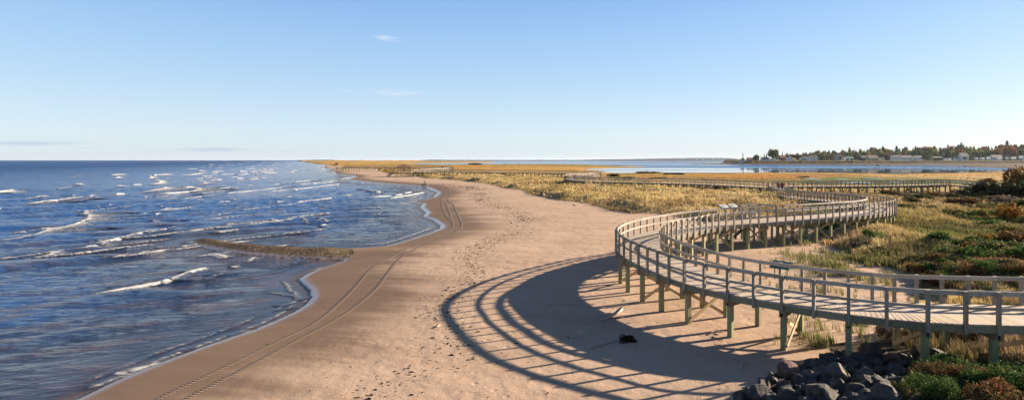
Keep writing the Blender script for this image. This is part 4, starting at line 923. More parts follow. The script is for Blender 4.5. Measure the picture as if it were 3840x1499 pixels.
def stick(pts, r0, r1, name, label, cat, mat='drift', extra=()):
    P = []
    for (x, y, dz) in pts: X, Y, Z = hit(x, y); P.append((X, Y, Z+dz))
    mb = MB(); n = len(P); mb.tube(P, [r0+(r1-r0)*i/(n-1) for i in range(n)], 8)
    for (i, dx, dy, dz, r) in extra:
        p = P[i]; mb.tube([p, (p[0]+dx*.5, p[1]+dy*.5, p[2]+dz*.6), (p[0]+dx, p[1]+dy, p[2]+dz)], [r, r*.7, r*.3], 6)
    return tag(mb.build(name, M[mat], smooth=True), label, cat)
stick([(2253,1203,.03),(2285,1192,.06),(2308,1182,.10),(2330,1170,.16)], .035, .10, 'driftwood_log', 'short bleached driftwood log lying left of the boardwalk legs', 'driftwood', extra=((3,.12,.02,.10,.05),(2,.05,.1,.06,.03)))
stick([(2196,1311,.02),(2240,1298,.03),(2290,1283,.03),(2330,1272,.05),(2395,1250,.10)], .035, .015, 'driftwood_pole', 'long thin pale driftwood pole leading to the dark seaweed clump', 'driftwood')
stick([(1627,1228,.02),(1640,1226,.05),(1650,1221,.06)], .05, .03, 'driftwood_piece', 'small pale driftwood piece on the high tide line', 'driftwood')
stick([(2658,1256,.03),(2672,1249,.08),(2690,1248,.05),(2712,1252,.10)], .02, .03, 'driftwood_branch', 'small forked white branch between the front legs', 'driftwood', extra=((2,.15,.1,.12,.02),))
stick([(2670,1262,.02),(2690,1270,.03),(2712,1277,.02)], .02, .01, 'driftwood_branch', 'thin dark stick beside a boardwalk leg', 'driftwood', 'bark')
# seaweed clump
X, Y, Z = hit(2352, 1276); V, Fq, c = leaf_cloud(2600, [(.03,.02,.012),(.05,.033,.018),(.02,.014,.01)], .085, 77)
o = link('seaweed_clump', np_mesh('seaweed_clump', V, Fq, M['veg'], {'vcol': c}), None, (X, Y, Z-.03)); o.scale = (.40,.32,.26); tag(o, 'round dark clump of dried seaweed on the shaded sand', 'seaweed')
# blue litter
X, Y, Z = hit(2341, 1129); mb = MB(); mb.tube([(X-.06,Y,Z+.03),(X+.03,Y+.01,Z+.035),(X+.06,Y+.01,Z+.035)], [.035,.032,.014], 8); M['blueplastic'] = simple('blue_plastic', (.03,.30,.45), .3); tag(mb.build('plastic_bottle', M['blueplastic'], smooth=True), 'small bright blue plastic bottle on the sand by the legs', 'litter')
# stranded root stump
X, Y, Z = hit(1592, 695); s_ = Y/F; mb = MB(); q = random.Random(3)
mb.tube([(X,Y,Z-.1),(X-.05,Y,Z+8*s_),(X-.02,Y,Z+13*s_),(X+.3*s_,Y,Z+21*s_)], [4.0*s_,2.4*s_,1.6*s_,.8*s_], 8)
for a, l, up in ((-2.9,13,2),(-2.4,10,5),(-.3,17,3),(.2,12,7),(-1.2,8,1),(1.4,8,2),(-.7,13,1),(2.6,9,3)):
    mb.tube([(X,Y,Z+3*s_),(X+math.cos(a)*l*.5*s_,Y+math.sin(a)*l*.5*s_,Z+(3+up)*s_),(X+math.cos(a)*l*s_,Y+math.sin(a)*l*s_,Z+up*.3*s_)], [2.2*s_,1.5*s_,.6*s_], 6)
for dx, dz in ((-3,22),(3.4,20),(1.5,24)): mb.tube([(X,Y,Z+11*s_),(X+dx*.6*s_,Y,Z+(dz*.75)*s_),(X+dx*s_,Y+.2,Z+dz*s_)], [1.3*s_,.9*s_,.4*s_], 5)
tag(mb.build('driftwood_stump', M['drift'], smooth=True), 'stranded tree root with upturned branches near the water', 'driftwood')
# thin stakes along the foot of the dune
ST = [(1963,718),(1969,720),(1976,722),(1987,727),(1994,729),(2000,732),(2007,733),(2014,736),(2020,739),(2027,740),(2036,742),(2047,745),(2058,747),(2071,750),(2084,752),(2099,754),(2117,756),(2132,758),(2149,760),(2163,763),(2178,765),(2194,766),(2213,768),(2229,772),(2248,776),(2267,779),(2292,780),(2313,786),(2333,789),(2351,793),(2369,797),(2387,800),(2439,807),(2466,811),(2487,807),(2530,808)]
mb = MB(); mb.tube([(0,0,-.3),(0,0,.55),(.004,0,1.0)], [.022,.022,.02], 6); mb.tube([(-.012,0,.93),(.022,0,.95)], .008, 4); stm = mb.build('stake', simple('rusty_rod', (.06,.045,.035), .8), mesh_only=True)
for i, (x, y) in enumerate(ST):
    X, Y, Z = hit(x, y); o = link('stake', stm, None, (X, Y, Z)); o.rotation_euler = (random.uniform(-.05,.05), random.uniform(-.05,.05), random.random()*6); tag(o, 'thin dark rod standing in the row along the foot of the grassy dune', 'stake', 'stakes along the foot of the dune')

# ------------------------------------------------------------------ STAIRS, SIGN PANELS, PLATFORMS, SHELTER
def rail_line(root, A, B, z0, z1, posts, lo=.5):
    for nm, dz, h in (('top_rail', RH-.075, .14), ('middle_rail', lo, .09)):
        mb = MB(); mb.beam((A[0],A[1],z0+dz), (B[0],B[1],z1+dz), .04, h); mb.build(nm, M['rail'], root)
    for k in range(posts):
        t = k/(posts-1); x = A[0]+(B[0]-A[0])*t; y = A[1]+(B[1]-A[1])*t; z = z0+(z1-z0)*t
        mb = MB(); mb.box(x, y, z+(RH-.34)/2, .11, .11, RH+.34, math.atan2(B[1]-A[1], B[0]-A[0])+.03); mb.build('railing_post', M['post'], root)
def stairs(name, top, direction, width, z0, label, run=.29, cat='stairs'):
    """flight going down from point top (x,y) along unit direction"""
    dx, dy = direction; nx, ny = -dy, dx; g0 = gz(top[0]+dx*3, top[1]+dy*3); n = max(3, int(round((z0-g0)/.18))); root = empty(name, (top[0], top[1], g0), 0, label, cat)
    r_ = bpy.data.objects.new; ang = math.atan2(dy, dx)
    for k in range(n):
        c = (k+.5)*run; mb = MB(); mb.box(top[0]+dx*c-root.location.x, top[1]+dy*c-root.location.y, z0-(k+.6)*.18-g0, .27, width, .045, ang); mb.build('tread', M['deck'], root)
    for s in (-1, 1):
        mb = MB(); a = (nx*s*width/2, ny*s*width/2, z0-.1-g0); e = (dx*n*run+nx*s*width/2, dy*n*run+ny*s*width/2, z0-n*.18-.05-g0); mb.beam(a, e, .05, .26); mb.build('stringer', M['beam'], root)
        A = (nx*s*(width/2+.07), ny*s*(width/2+.07)); B = (dx*n*run+nx*s*(width/2+.07), dy*n*run+ny*s*(width/2+.07)); rail_line(root, A, B, z0-g0, z0-n*.18-g0, 4)
    return root
gm = BP[gi]; tn = BT[gi]; nn = BN[gi]
root = empty('landing', (0,0,0), 0, 'small railed landing on the beach side where the beach stairs begin', 'landing')
ang = math.atan2(tn[1], tn[0]); zc = gm[2]; w2 = 1.25; LX = lambda a, b: (gm[0]+tn[0]*a+nn[0]*b, gm[1]+tn[1]*a+nn[1]*b)
mb = MB()
for k in range(14):
    p = LX(-1.2+k*.17, HWID+.14+.9); mb.box(p[0], p[1], zc-.03, .155, 1.8, .04, ang)
mb.build('deck', M['deck'], root)
for a in (-1.1, 1.0):
    for b in (HWID+.5, HWID+1.85):
        p = LX(a, b); mb = MB(); zb = gz(*p)-.3; mb.box(p[0], p[1], (zc-.1+zb)/2, .14, .14, zc-.1-zb, ang); mb.build('leg', M['leg'], root)
rail_line(root, LX(-1.25, HWID+2.0), LX(1.15, HWID+2.0), zc, zc, 3); rail_line(root, LX(1.18, HWID+.2), LX(1.18, HWID+1.9), zc, zc, 2)
stairs('beach_stairs', LX(-1.3, HWID+1.05), (-tn[0], -tn[1]), 1.5, zc, 'wooden stairs behind the boardwalk leading down to the beach')
M['panel_white'] = simple('panel_white', (.62,.62,.60), .4, .05); M['panel_green'] = simple('panel_green', (.012,.10,.07), .45, .1); M['panel_teal'] = simple('panel_teal', (.05,.17,.17), .35, .35, 6); M['panel_ink'] = simple('panel_picture', (.18,.24,.22), .4, .6, 9)
def panel(i, s, label, face, dz=.05):
    p = BP[i]; n_ = BN[i]; a = math.atan2(BT[i][1], BT[i][0]); cx = p[0]+n_[0]*s*(HWID+.12); cy = p[1]+n_[1]*s*(HWID+.12); cz = p[2]+RH+dz
    root = empty('information_panel', (cx, cy, cz), a+(0 if s > 0 else math.pi), label, 'sign')
    for nm, sx, sy, z, mt in (('frame', .80, .52, 0, 'panel_green'), ('face', .74, .46, .024, face)):
        mb = MB(); mb.box(0, 0, z, sx, sy, .03); o = mb.build(nm, M[mt], root); o.rotation_euler = (R(28), 0, 0)
    mb = MB(); mb.box(-.16, .0, .046, .22, .26, .006); mb.box(.16, .03, .046, .2, .16, .006); o = mb.build('picture', M['panel_ink'], root); o.rotation_euler = (R(28), 0, 0)
    for x in (-.25, .25):
        mb = MB(); mb.box(x, 0, -.32, .05, .05, .62); mb.build('support', M['post'], root)
i1_ = nearest_i(2713, 824, 5.07, BP); panel(i1_, 1, 'white topped information panel on the beach side rail, left one of the pair', 'panel_white', .12)
i2_ = nearest_i(2742, 822, 5.06, BP); i2_ = max(i2_, i1_+1); panel(i2_, 1, 'white topped information panel on the beach side rail, right one of the pair', 'panel_white', .12)
q_ = P0(2885, 1078, EYE-5.4); i3_ = int(np.argmin(np.hypot(BP[:80, 0]+BN[:80, 0]*-1*0-q_[0], BP[:80, 1]-q_[1])))
s3 = -1 if (BN[i3_][1] < 0) == False else 1
s3 = 1 if BN[i3_][1] > 0 else -1
panel(i3_, s3, 'teal information panel on the inner rail of the front boardwalk', 'panel_teal', -.12)

def platform(name, cx, cy, z, sx, sy, rz, label, stair=None, openings=()):
    root = empty(name, (cx, cy, 0), rz, label, 'platform')
    mb = MB(); k = int(sx/.3)
    for i in range(k): mb.box(-sx/2+(i+.5)*sx/k, 0, z-.02, sx/k-.015, sy, .04)
    mb.build('deck', M['deck'], root)
    mb = MB()
    for s in (-1, 1): mb.box(0, s*(sy/2-.03), z-.17, sx, .06, .25); mb.box(s*(sx/2-.03), 0, z-.172, .06, sy-.12, .25)
    for k, s in enumerate((-1, 1)):
        b1 = MB(); b1.box(0, s*(sy/2-.03), z-.17, sx, .06, .25); b1.build('edge_beam', M['beam'], root); b1 = MB(); b1.box(s*(sx/2-.03), 0, z-.172, .06, sy-.13, .25); b1.build('edge_beam', M['beam'], root)
    ca, sa = math.cos(rz), math.sin(rz)
    for ix in range(4):
        for iy in range(3):
            x = -sx/2+.3+ix*(sx-.6)/3; y = -sy/2+.3+iy*(sy-.6)/2; wx_, wy_ = cx+x*ca-y*sa, cy+x*sa+y*ca; zb = gz(wx_, wy_)-.4
            mb = MB(); mb.box(x, y, (z-.3+zb)/2, .2, .2, z-.3-zb); mb.build('leg', M['leg'], root)
    cs = [(-sx/2,-sy/2),(sx/2,-sy/2),(sx/2,sy/2),(-sx/2,sy/2)]
    for k in range(4):
        if k in openings: continue
        A, B = cs[k], cs[(k+1) % 4]; rail_line(root, A, B, z, z, 6)
    return root
PZ = EYE-5.2; c1 = P0(1519, 644.5, PZ)
platform('viewing_platform', c1[0]-.4, c1[1]+1, PZ, 7.4, 8, 0, 'square viewing platform carrying the brown roofed shelter', openings=(1, 3))
stairs('beach_stairs', (c1[0]-4.2, c1[1]-1.2), (-1, 0), 2.0, PZ, 'far wooden stairs going down to the beach left of the shelter')
zfp = EYE-4.7; c2 = P0(1291, 626.6, zfp); platform('viewing_platform', c2[0], c2[1]-1, zfp, 6, 5, 0, 'small railed platform at the far end of the boardwalk above the beach', openings=(1,))
# shelter
M['shingle'] = simple('brown_shingles', (.16,.085,.055), .85, .25, 8); sx, sy = c1[0]-1.0, c1[1]+2.2
root = empty('shelter', (sx, sy, PZ), R(14), 'open shelter with a brown hipped roof on the far viewing platform', 'shelter')
V = [(-3.1,-3.1,2.05),(3.1,-3.1,2.05),(3.1,3.1,2.05),(-3.1,3.1,2.05),(-.35,0,3.55),(.35,0,3.55),(-3.1,-3.1,1.93),(3.1,-3.1,1.93),(3.1,3.1,1.93),(-3.1,3.1,1.93)]
mb = MB(); mb.add(V, [(0,1,5,4),(1,2,5),(2,3,4,5),(3,0,4),(0,6,7,1),(1,7,8,2),(2,8,9,3),(3,9,6,0),(6,9,8,7)], .5); mb.build('roof', M['shingle'], root)
for a, b in ((-2.6,-2.6),(0,-2.6),(2.6,-2.6),(2.6,2.6),(0,2.6),(-2.6,2.6),(-2.6,0),(2.6,0)):
    mb = MB(); mb.box(a, b, .97, .16, .16, 1.93); mb.build('post', M['post'], root)
mb = MB(); mb.box(0, 1.6, .45, 3.0, .4, .06); mb.build('bench', M['rail'], root)

# ------------------------------------------------------------------ PEOPLE
def skinned(name, joints, edges, radii, mat, parent):
    me = bpy.data.meshes.new(name); me.from_pydata([Vector(j) for j in joints], edges, []); o = link(name, me, parent); me.materials.append(mat)
    md = o.modifiers.new('skin', 'SKIN'); md.use_smooth_shade = True
    for i, r in enumerate(radii): me.skin_vertices[0].data[i].radius = (r, r) if not hasattr(r, '__len__') else r
    me.skin_vertices[0].data[0].use_root = True
    s = o.modifiers.new('sub', 'SUBSURF'); s.levels = 1; s.render_levels = 2
    return o
skinm = simple('skin', (.45,.28,.20), .6, .08)
def person(x, y, z, h, rz, label, jacket, trousers, hair, stride=.12, hat=False):
    root = empty('person', (x, y, z), rz, label, 'person'); k = h/1.75; root.scale = (k, k, k)
    J = [(0,0,.95),(0,0,1.18),(0,.01,1.40),(0,.01,1.50),(0,.02,1.60),(0,.03,1.68), (-.10,0,.90),(-.11,stride*.6,.50),(-.11,-stride*.4+.02,.09),(-.12,.12-stride*.4,.03), (.10,0,.90),(.11,stride*.1,.49),(.11,-stride,.12),(.12,.10-stride,.05),
         (-.19,.0,1.38),(-.25,-.03,1.10),(-.24,.08,.86),(-.235,.11,.78), (.19,.0,1.38),(.26,.02,1.10),(.25,.12,.88),(.245,.15,.80)]
    E = [(0,1),(1,2),(2,3),(3,4),(4,5),(0,6),(6,7),(7,8),(8,9),(0,10),(10,11),(11,12),(12,13),(2,14),(14,15),(15,16),(16,17),(2,18),(18,19),(19,20),(20,21)]
    Rr = [(.15,.10),(.13,.095),(.14,.10),.055,.085,.075,.085,.062,.045,.04,.085,.062,.045,.04,.06,.045,.035,.03,.06,.045,.035,.03]
    skinned('body', J, E, Rr, skinm, root)
    for sx_ in (-.235, .245):
        pass
    JJ = [(0,0,.84),(0,0,1.12),(0,.01,1.36),(0,.01,1.49),(-.19,0,1.38),(-.25,-.03,1.10),(-.24,.07,.88),(.19,0,1.38),(.26,.02,1.10),(.25,.11,.90)]
    skinned('jacket', JJ, [(0,1),(1,2),(2,3),(2,4),(4,5),(5,6),(2,7),(7,8),(8,9)], [(.20,.14),(.18,.13),(.185,.135),.075,.085,.068,.052,.085,.068,.052], jacket, root)
    TJ = [(0,0,.93),(-.10,0,.86),(-.11,stride*.6,.50),(-.11,-stride*.4,.10),(.10,0,.86),(.11,stride*.1,.49),(.11,-stride,.13)]
    skinned('trousers', TJ, [(0,1),(1,2),(2,3),(0,4),(4,5),(5,6)], [(.17,.12),.105,.078,.062,.105,.078,.062], trousers, root)
    skinned('hat' if hat else 'hair', [(0,-.005,1.62),(0,.0,1.70),(0,.01,1.735)], [(0,1),(1,2)], [.088,.098,.075], hair, root)
jr = simple('red_jacket', (.42,.012,.02), .7, .1); jd = simple('navy_jacket', (.016,.017,.026), .7, .1); tr_ = simple('jeans', (.03,.045,.09), .8, .15); hd = simple('dark_hair', (.02,.014,.01), .6); cap = simple('brown_cap', (.12,.08,.06), .8)
zz = EYE-5.88; p = P0(2920, 711.5, zz); person(p[0], p[1], zz, 1.60, 0, 'person in a red jacket and dark trousers walking away on the boardwalk', jr, jd, hd)
p = P0(2933.5, 715.5, zz); person(p[0], p[1], zz, 1.82, R(-5), 'taller person in a dark jacket, jeans and brown cap walking beside the red jacket', jd, tr_, cap, -.12, True)
zz = EYE-4.98; p = P0(1656, 634.5, zz); person(p[0]-.1, p[1]+1.5, zz, 1.75, R(170), 'small distant person in red standing at the far loop rail, left one of two', jr, tr_, hd)
p = P0(1660, 634.3, zz); person(p[0], p[1]+1.5, zz, 1.8, R(160), 'small distant person in black at the far loop rail, right one of two', jd, jd, hd)

# ------------------------------------------------------------------ VILLAGE ACROSS THE BAY
def flat(name, c, r=.8): return simple(name, c, r, .08, .4)
WL = {'white': flat('white_siding', (.72,.72,.70)), 'cream': flat('cream_siding', (.62,.56,.40)), 'grey': flat('grey_siding', (.32,.34,.36)), 'beige': flat('beige_siding', (.50,.46,.38)), 'bluegrey': flat('blue_grey_siding', (.45,.48,.53)), 'darkgrey': flat('dark_siding', (.07,.075,.08)), 'yellow': flat('yellow_siding', (.46,.41,.25))}
RF = {'red': flat('red_roof', (.36,.012,.03)), 'brown': flat('brown_roof', (.22,.14,.10)), 'darkred': flat('dark_red_roof', (.20,.05,.045)), 'green': flat('green_roof', (.012,.13,.085)), 'grey': flat('grey_roof', (.11,.11,.12)), 'dark': flat('dark_roof', (.035,.045,.045)), 'navy': flat('navy_roof', (.03,.045,.06)), 'slate': flat('slate_roof', (.055,.06,.075))}
GL = simple('window_glass', (.03,.035,.045), .15, .1, 3, .6); DR = flat('door_paint', (.10,.06,.04))
def house(x0, x1, yb_, ye, yr, wall, roof, label, d=1120, depth=8, gable=False, nwin=3, rz=0, door=True, chimney=False, name='house', cat='house', win=.9):
    rz = R(13) if rz == 0 else rz; 
    s = d/F; w = (x1-x0)*s; zb = EYE-(yb_-HY)*s; he = (yb_-ye)*s; hr = (yb_-yr)*s; X = ((x0+x1)/2-1920)*s
    root = empty(name, (X, d+depth/2, zb), rz, label, cat); a = w/2; b = depth/2; o_ = .35; mb = MB(); B = -2.5
    if gable:      # gable end toward the bay
        mb.add([(-a,-b,B),(a,-b,B),(a,b,B),(-a,b,B),(-a,-b,he),(a,-b,he),(a,b,he),(-a,b,he),(0,-b,hr),(0,b,hr)], [(0,1,5,8,4),(1,2,6,5),(2,3,7,9,6),(3,0,4,7)])
        rv = [(-a-o_,-b-o_,he-o_*(hr-he)/a),(0,-b-o_,hr),(a+o_,-b-o_,he-o_*(hr-he)/a),(-a-o_,b+o_,he-o_*(hr-he)/a),(0,b+o_,hr),(a+o_,b+o_,he-o_*(hr-he)/a)]
    else:
        mb.add([(-a,-b,B),(a,-b,B),(a,b,B),(-a,b,B),(-a,-b,he),(a,-b,he),(a,b,he),(-a,b,he),(-a,0,hr),(a,0,hr)], [(0,1,5,4),(1,2,6,9,5),(2,3,7,6),(3,0,4,8,7)])
        q = o_*(hr-he)/b
        rv = [(-a-o_,-b-o_,he-q),(-a-o_,0,hr),(-a-o_,b+o_,he-q),(a+o_,-b-o_,he-q),(a+o_,0,hr),(a+o_,b+o_,he-q)]
    mb.build('wall', WL[wall], root)
    rv = [(x, y, z+.05) for x, y, z in rv]; th = .28; mr = MB(); top = [(x, y, z+th) for x, y, z in rv]
    mr.add(rv+top, [(0,3,4,1),(1,4,5,2),(6,7,10,9),(7,8,11,10),(0,1,7,6),(1,2,8,7),(3,9,10,4),(4,10,11,5),(0,6,9,3),(2,5,11,8)]); rf = mr.build('roof', RF[roof], root)
    if chimney: mb = MB(); mb.box(w*.2, .6, hr+.5, .9, .9, 1.8); mb.build('chimney', RF['brown'], rf)
    n = nwin+(1 if door else 0)
    for k in range(n):
        x = -a+w*(k+.5)/n
        if door and k == n//2: mb = MB(); mb.box(x, -b-.03, min(1.05, he*.3)+.05, 1.3, .08, min(2.2, he*.6)); mb.build('door', DR, root)
        else: mb = MB(); mb.box(x, -b-.03, he*.55, w/n*.5*win, .08, he*.34); mb.build('window', GL, root)
    if gable and he > 5:
        for x in (-a*.35, a*.35): mb = MB(); mb.box(x, -b-.03, he*.95, a*.28, .08, he*.2); mb.build('window', GL, root)
    return root
house(2804,2830,605,596,590.5,'white','red','small building with a bright red roof at the left tip of the village', d=1160, nwin=2)
house(2806,2826,606,596.5,592,'grey','brown','grey house with a brown roof at the left end of the village', nwin=2, door=False)
house(2824,2847,606.5,597.5,592,'beige','dark','beige shed with its gable end to the water, beside the grey house', gable=True, d=1100, nwin=1)
house(2774,2790,606.5,602.5,600,'white','navy','tiny white hut near the steel mast', d=1090, depth=4, nwin=1, door=False, name='hut', cat='hut')
house(2860,2886,605,596,590,'bluegrey','darkred','low grey house with a dull red roof left of the tall tree', nwin=2)
house(2893,2914,604.6,599,597,'white','grey','low white shed under the tall tree', d=1095, nwin=0, name='shed', cat='shed')
house(2914,2926,604,600.5,598.5,'cream','grey','tiny cream shed right of the low white shed', d=1100, depth=4, nwin=0, name='shed', cat='shed')
house(2924,2953,603,592,583,'darkgrey','darkred','large dark house with a wide dark red roof', d=1150, nwin=2)
house(2952,2970.5,602.3,591,584,'white','grey','tall white gabled house in the middle of the left group', gable=True, nwin=2)
house(2970.5,2984,602.3,596.5,593,'white','brown','white one storey wing right of the tall gabled house', depth=6, nwin=1, door=False)
house(3008,3033,602.3,593,587,'bluegrey','navy','pale house with a dark navy roof beside the big white house', d=1135, nwin=3)
house(3034,3071,602.8,592,584,'white','dark','big white house with a dark green grey roof', d=1110, nwin=3)
def lean(x0, x1, yb_, y0, y1, label):
    s = 1130/F; w = (x1-x0)*s; zb = EYE-(yb_-HY)*s; root = empty('house', (((x0+x1)/2-1920)*s, 1134, zb), R(20), label, 'house'); a = w/2; h0 = (yb_-y0)*s; h1 = (yb_-y1)*s
    mb = MB(); mb.add([(-a,-4,-2.5),(a,-4,-2.5),(a,4,-2.5),(-a,4,-2.5),(-a,-4,h0),(a,-4,h1),(a,4,h1),(-a,4,h0)], [(0,1,5,4),(1,2,6,5),(2,3,7,6),(3,0,4,7)]); mb.build('wall', WL['grey'], root)
    mb = MB(); mb.add([(-a-.4,-4.4,h0+.1),(a+.4,-4.4,h1+.1),(a+.4,4.4,h1+.1),(-a-.4,4.4,h0+.1),(-a-.4,-4.4,h0+1.6),(a+.4,-4.4,h1+.8),(a+.4,4.4,h1+.8),(-a-.4,4.4,h0+1.6)], [(0,3,2,1),(4,5,6,7),(0,1,5,4),(1,2,6,5),(2,3,7,6),(3,0,4,7)]); mb.build('roof', RF['red'], root)
    mb = MB(); mb.box(a-2.6, -4.08, h1*.5-.4, 5, .1, h1*.9); mb.build('white_wall', WL['white'], root)
    for x in (-a*.6, -a*.1): mb = MB(); mb.box(x, -4.03, h0*.45, 1.6, .08, 1.8); mb.build('window', GL, root)
lean(3139,3173.5,600.8,577,588.5,'grey house with a steep slanted bright red roof')
house(3174.5,3203,600.5,592.8,587,'white','green','low white building with a green roof', d=1150, nwin=3)
house(3229,3257,600.8,592,584,'darkgrey','slate','dark shingled house left of the brown roofed one', d=1140, nwin=2)
house(3253,3296,601,592,582,'yellow','brown','long house with a large brown roof and yellowish wall', d=1120, nwin=3, chimney=True)
house(3302,3318,599.5,591.5,587,'cream','slate','small cream shed with a pointed gable', d=1125, gable=True, depth=7, nwin=0, name='shed', cat='shed')
house(3344,3380,598.5,588,582,'white','slate','white bungalow with a slate roof behind the long white house', d=1160, nwin=4)
house(3376,3425,600.8,590.5,583,'white','grey','long white house with a row of four windows', d=1115, nwin=4, chimney=True)
house(3424,3465,598.5,589,584.5,'white','grey','white bungalow right of the long white house', d=1165, nwin=4)
house(3496,3540,601,591,587.5,'bluegrey','grey','pale grey house half hidden by a row of trees', d=1120, nwin=3)
house(3601.5,3636.5,600.5,586,573.5,'white','grey','tall white farmhouse with a steep grey roof', d=1110, nwin=2, depth=9, chimney=True)
house(3582,3601.5,601,594,590.5,'white','grey','low white wing on the left of the tall farmhouse', d=1108, depth=6, nwin=2, door=False)
house(3716,3766,599,590.5,581,'bluegrey','slate','wide house with a dark slate roof near the right edge', d=1150, nwin=4)
house(3842,3880,599,589,581,'white','slate','white house just beyond the right edge of the campers', d=1150, nwin=2)
tyre = simple('black_rubber', (.012,.012,.012), .8)
def camper(x0, x1, yb_, yt, label, d=1095, overcab=False, name='camper_trailer'):
    s = d/F; w = (x1-x0)*s; h = (yb_-yt)*s; root = empty(name, (((x0+x1)/2-1920)*s, d, EYE-(yb_-HY)*s), R(22), label, 'camper'); a = w/2; b0 = h*.16; mb = MB()
    pr = [(-a,b0),(a*.97,b0),(a,h*.55),(a*.94,h),(-a*.92,h),(-a,h*.75)] if not overcab else [(-a,b0),(a*.62,b0),(a*.66,h*.55),(a,h*.62),(a,h*.98),(-a*.95,h),(-a,h*.8)]
    n = len(pr); V = [(x,-1.3,z) for x, z in pr]+[(x,1.3,z) for x, z in pr]; mb.add(V, [tuple(range(n)), tuple(range(2*n-1, n-1, -1))]+[(i, i+n, (i+1) % n+n, (i+1) % n) for i in range(n)]); mb.build('body', WL['white'], root)
    for k in range(3): mb = MB(); mb.box(-a*.6+k*a*.55, -1.33, h*.62, w*.11, .08, h*.2); mb.build('window', GL, root)
    mb = MB(); mb.box(0, -1.33, h*.36, w*.8, .05, h*.05); mb.build('stripe', WL['bluegrey'], root)
    for k in (-.15, .25): mb = MB(); mb.tube([(a*k,-1.25,h*.13),(a*k,-.95,h*.13)], h*.13, 10); mb.build('wheel', tyre, root)
camper(3536,3550,602,593.2,'white camper trailer left of two behind the low trees'); camper(3551,3568,602.2,593,'white camper trailer with rounded ends, right one of two behind the low trees')
camper(3654,3668,599.5,590.5,'short white camper at the left of the lawn row'); camper(3669,3695,600,590.8,'long plain white trailer on the lawn'); camper(3695,3717,598.8,587.5,'tall white fifth wheel camper on the lawn', overcab=True)
camper(3733,3760,599.6,589.8,'white trailer parked in front of the wide slate roofed house', d=1090); camper(3769,3783,598,588.8,'small white camper right of the wide slate roofed house'); camper(3784,3815,597.5,588,'long white camper near the right edge'); camper(3816,3838,596.5,584.5,'white overcab camper at the right edge', overcab=True)
def car(x, yb_, wpx, colr, label, d=1085):
    s = d/F; w = wpx*s; a = w/2; k = w/4.5; root = empty('parked_car', ((x-1920)*s, d, EYE-(yb_-HY)*s), 0, label, 'car'); mb = MB()
    pr = [(-a,.35),(a,.35),(a,.8),(a*.62,.95),(a*.3,1.45),(-a*.45,1.5),(-a*.8,1.0),(-a,.9)]; pr = [(x_, z*k) for x_, z in pr]; n = len(pr)
    mb.add([(x_,-.85*k,z) for x_, z in pr]+[(x_,.85*k,z) for x_, z in pr], [tuple(range(n)), tuple(range(2*n-1, n-1, -1))]+[(i, i+n, (i+1) % n+n, (i+1) % n) for i in range(n)]); mb.build('body', simple('car_paint', colr, .3, .05), root)
    mb = MB(); mb.box(-a*.08, -.87*k, 1.2*k, a*.85, .05, .34*k); mb.build('window', GL, root)
    for q in (-.62, .62): mb = MB(); mb.tube([(a*q,-.9*k,.32*k),(a*q,-.65*k,.32*k)], .32*k, 10); mb.build('wheel', tyre, root)
car(3278,603.2,11,(.02,.03,.07),'dark blue parked car in front of the brown roofed house'); car(3289,601.2,10,(.10,.12,.15),'grey parked car beside the dark blue one'); car(3417,602.8,9,(.03,.03,.07),'dark car in front of the long white house'); car(3430,602.2,10,(.03,.04,.08),'dark blue car right of the long white house'); car(3006,602.5,9,(.14,.01,.02),'red car left of the pale house with a navy roof'); car(3462,596.5,10,(.10,.02,.03),'dark red vehicle beside the white bungalow', d=1100); car(2937,602.6,7,(.02,.02,.03),'dark car in front of the dark red roofed house')
pw = simple('pole_wood', (.20,.18,.16), .9)
PO = [(2852.5,583,606),(2875,586,605),(2899,584,606),(2905.5,583,604.5),(3033,577,603),(3123.5,579,603.5),(3181.5,578,604),(3213,578,604),(3282.5,581,601),(3297,574,600),(3375,574,602),(3425,582,603),(3434,569,600),(3459,581,605),(3493,585,605.5),(3499.6,568,597),(3534,575,603),(3569.6,571,602),(3597,580,607),(3623,574,606),(3679,566,605),(3761,562,605),(3780,580,608)]
for i, (x, yt, yb_) in enumerate(PO):
    d = 1078+(i % 5)*3; s = d/F; X = (x-1920)*s; zb = EYE-(yb_-HY)*s; h = (yb_-yt)*s
    root = empty('utility_pole', (X, d, zb), 0, 'grey wooden utility pole standing between the village houses and the bay', 'pole', 'utility poles along the village shore'); mb = MB(); mb.tube([(0,0,-3),(0,0,h)], [.42,.30], 8); mb.build('shaft', pw, root)
    if i % 2 == 0: mb = MB(); mb.box(0, -.3, h-.7, 3.4, .3, .3); mb.build('crossarm', pw, root)
    if i % 3 == 1: mb = MB(); mb.beam((0,-.3,h-1.2), (-4.2,-.6,h-.1), .2, .2); mb.box(-4.5, -.6, h-.1, 1.0, .4, .25); mb.build('lamp_arm', pw, root)
# steel mast with yard arms
d = 1130; s = d/F; root = empty('mast', ((2786-1920)*s, d, 5), 0, 'dark steel signal mast with short cross arms at the left tip of the village', 'mast'); h = (HY-573)*s+3.3; dk = simple('dark_steel', (.04,.04,.05), .6)
mb = MB()
for x, y in ((-.8,-.8),(.8,-.8),(.8,.8),(-.8,.8)): mb.beam((x,y,0), (x*.2,y*.2,h), .28, .28)
mb.build('tower', dk, root)
for z, w in ((.60,4.5),(.78,6.5),(.90,4.5)): mb = MB(); mb.box(0, 0, h*z, w, .35, .35); mb.build('cross_arm', dk, root)

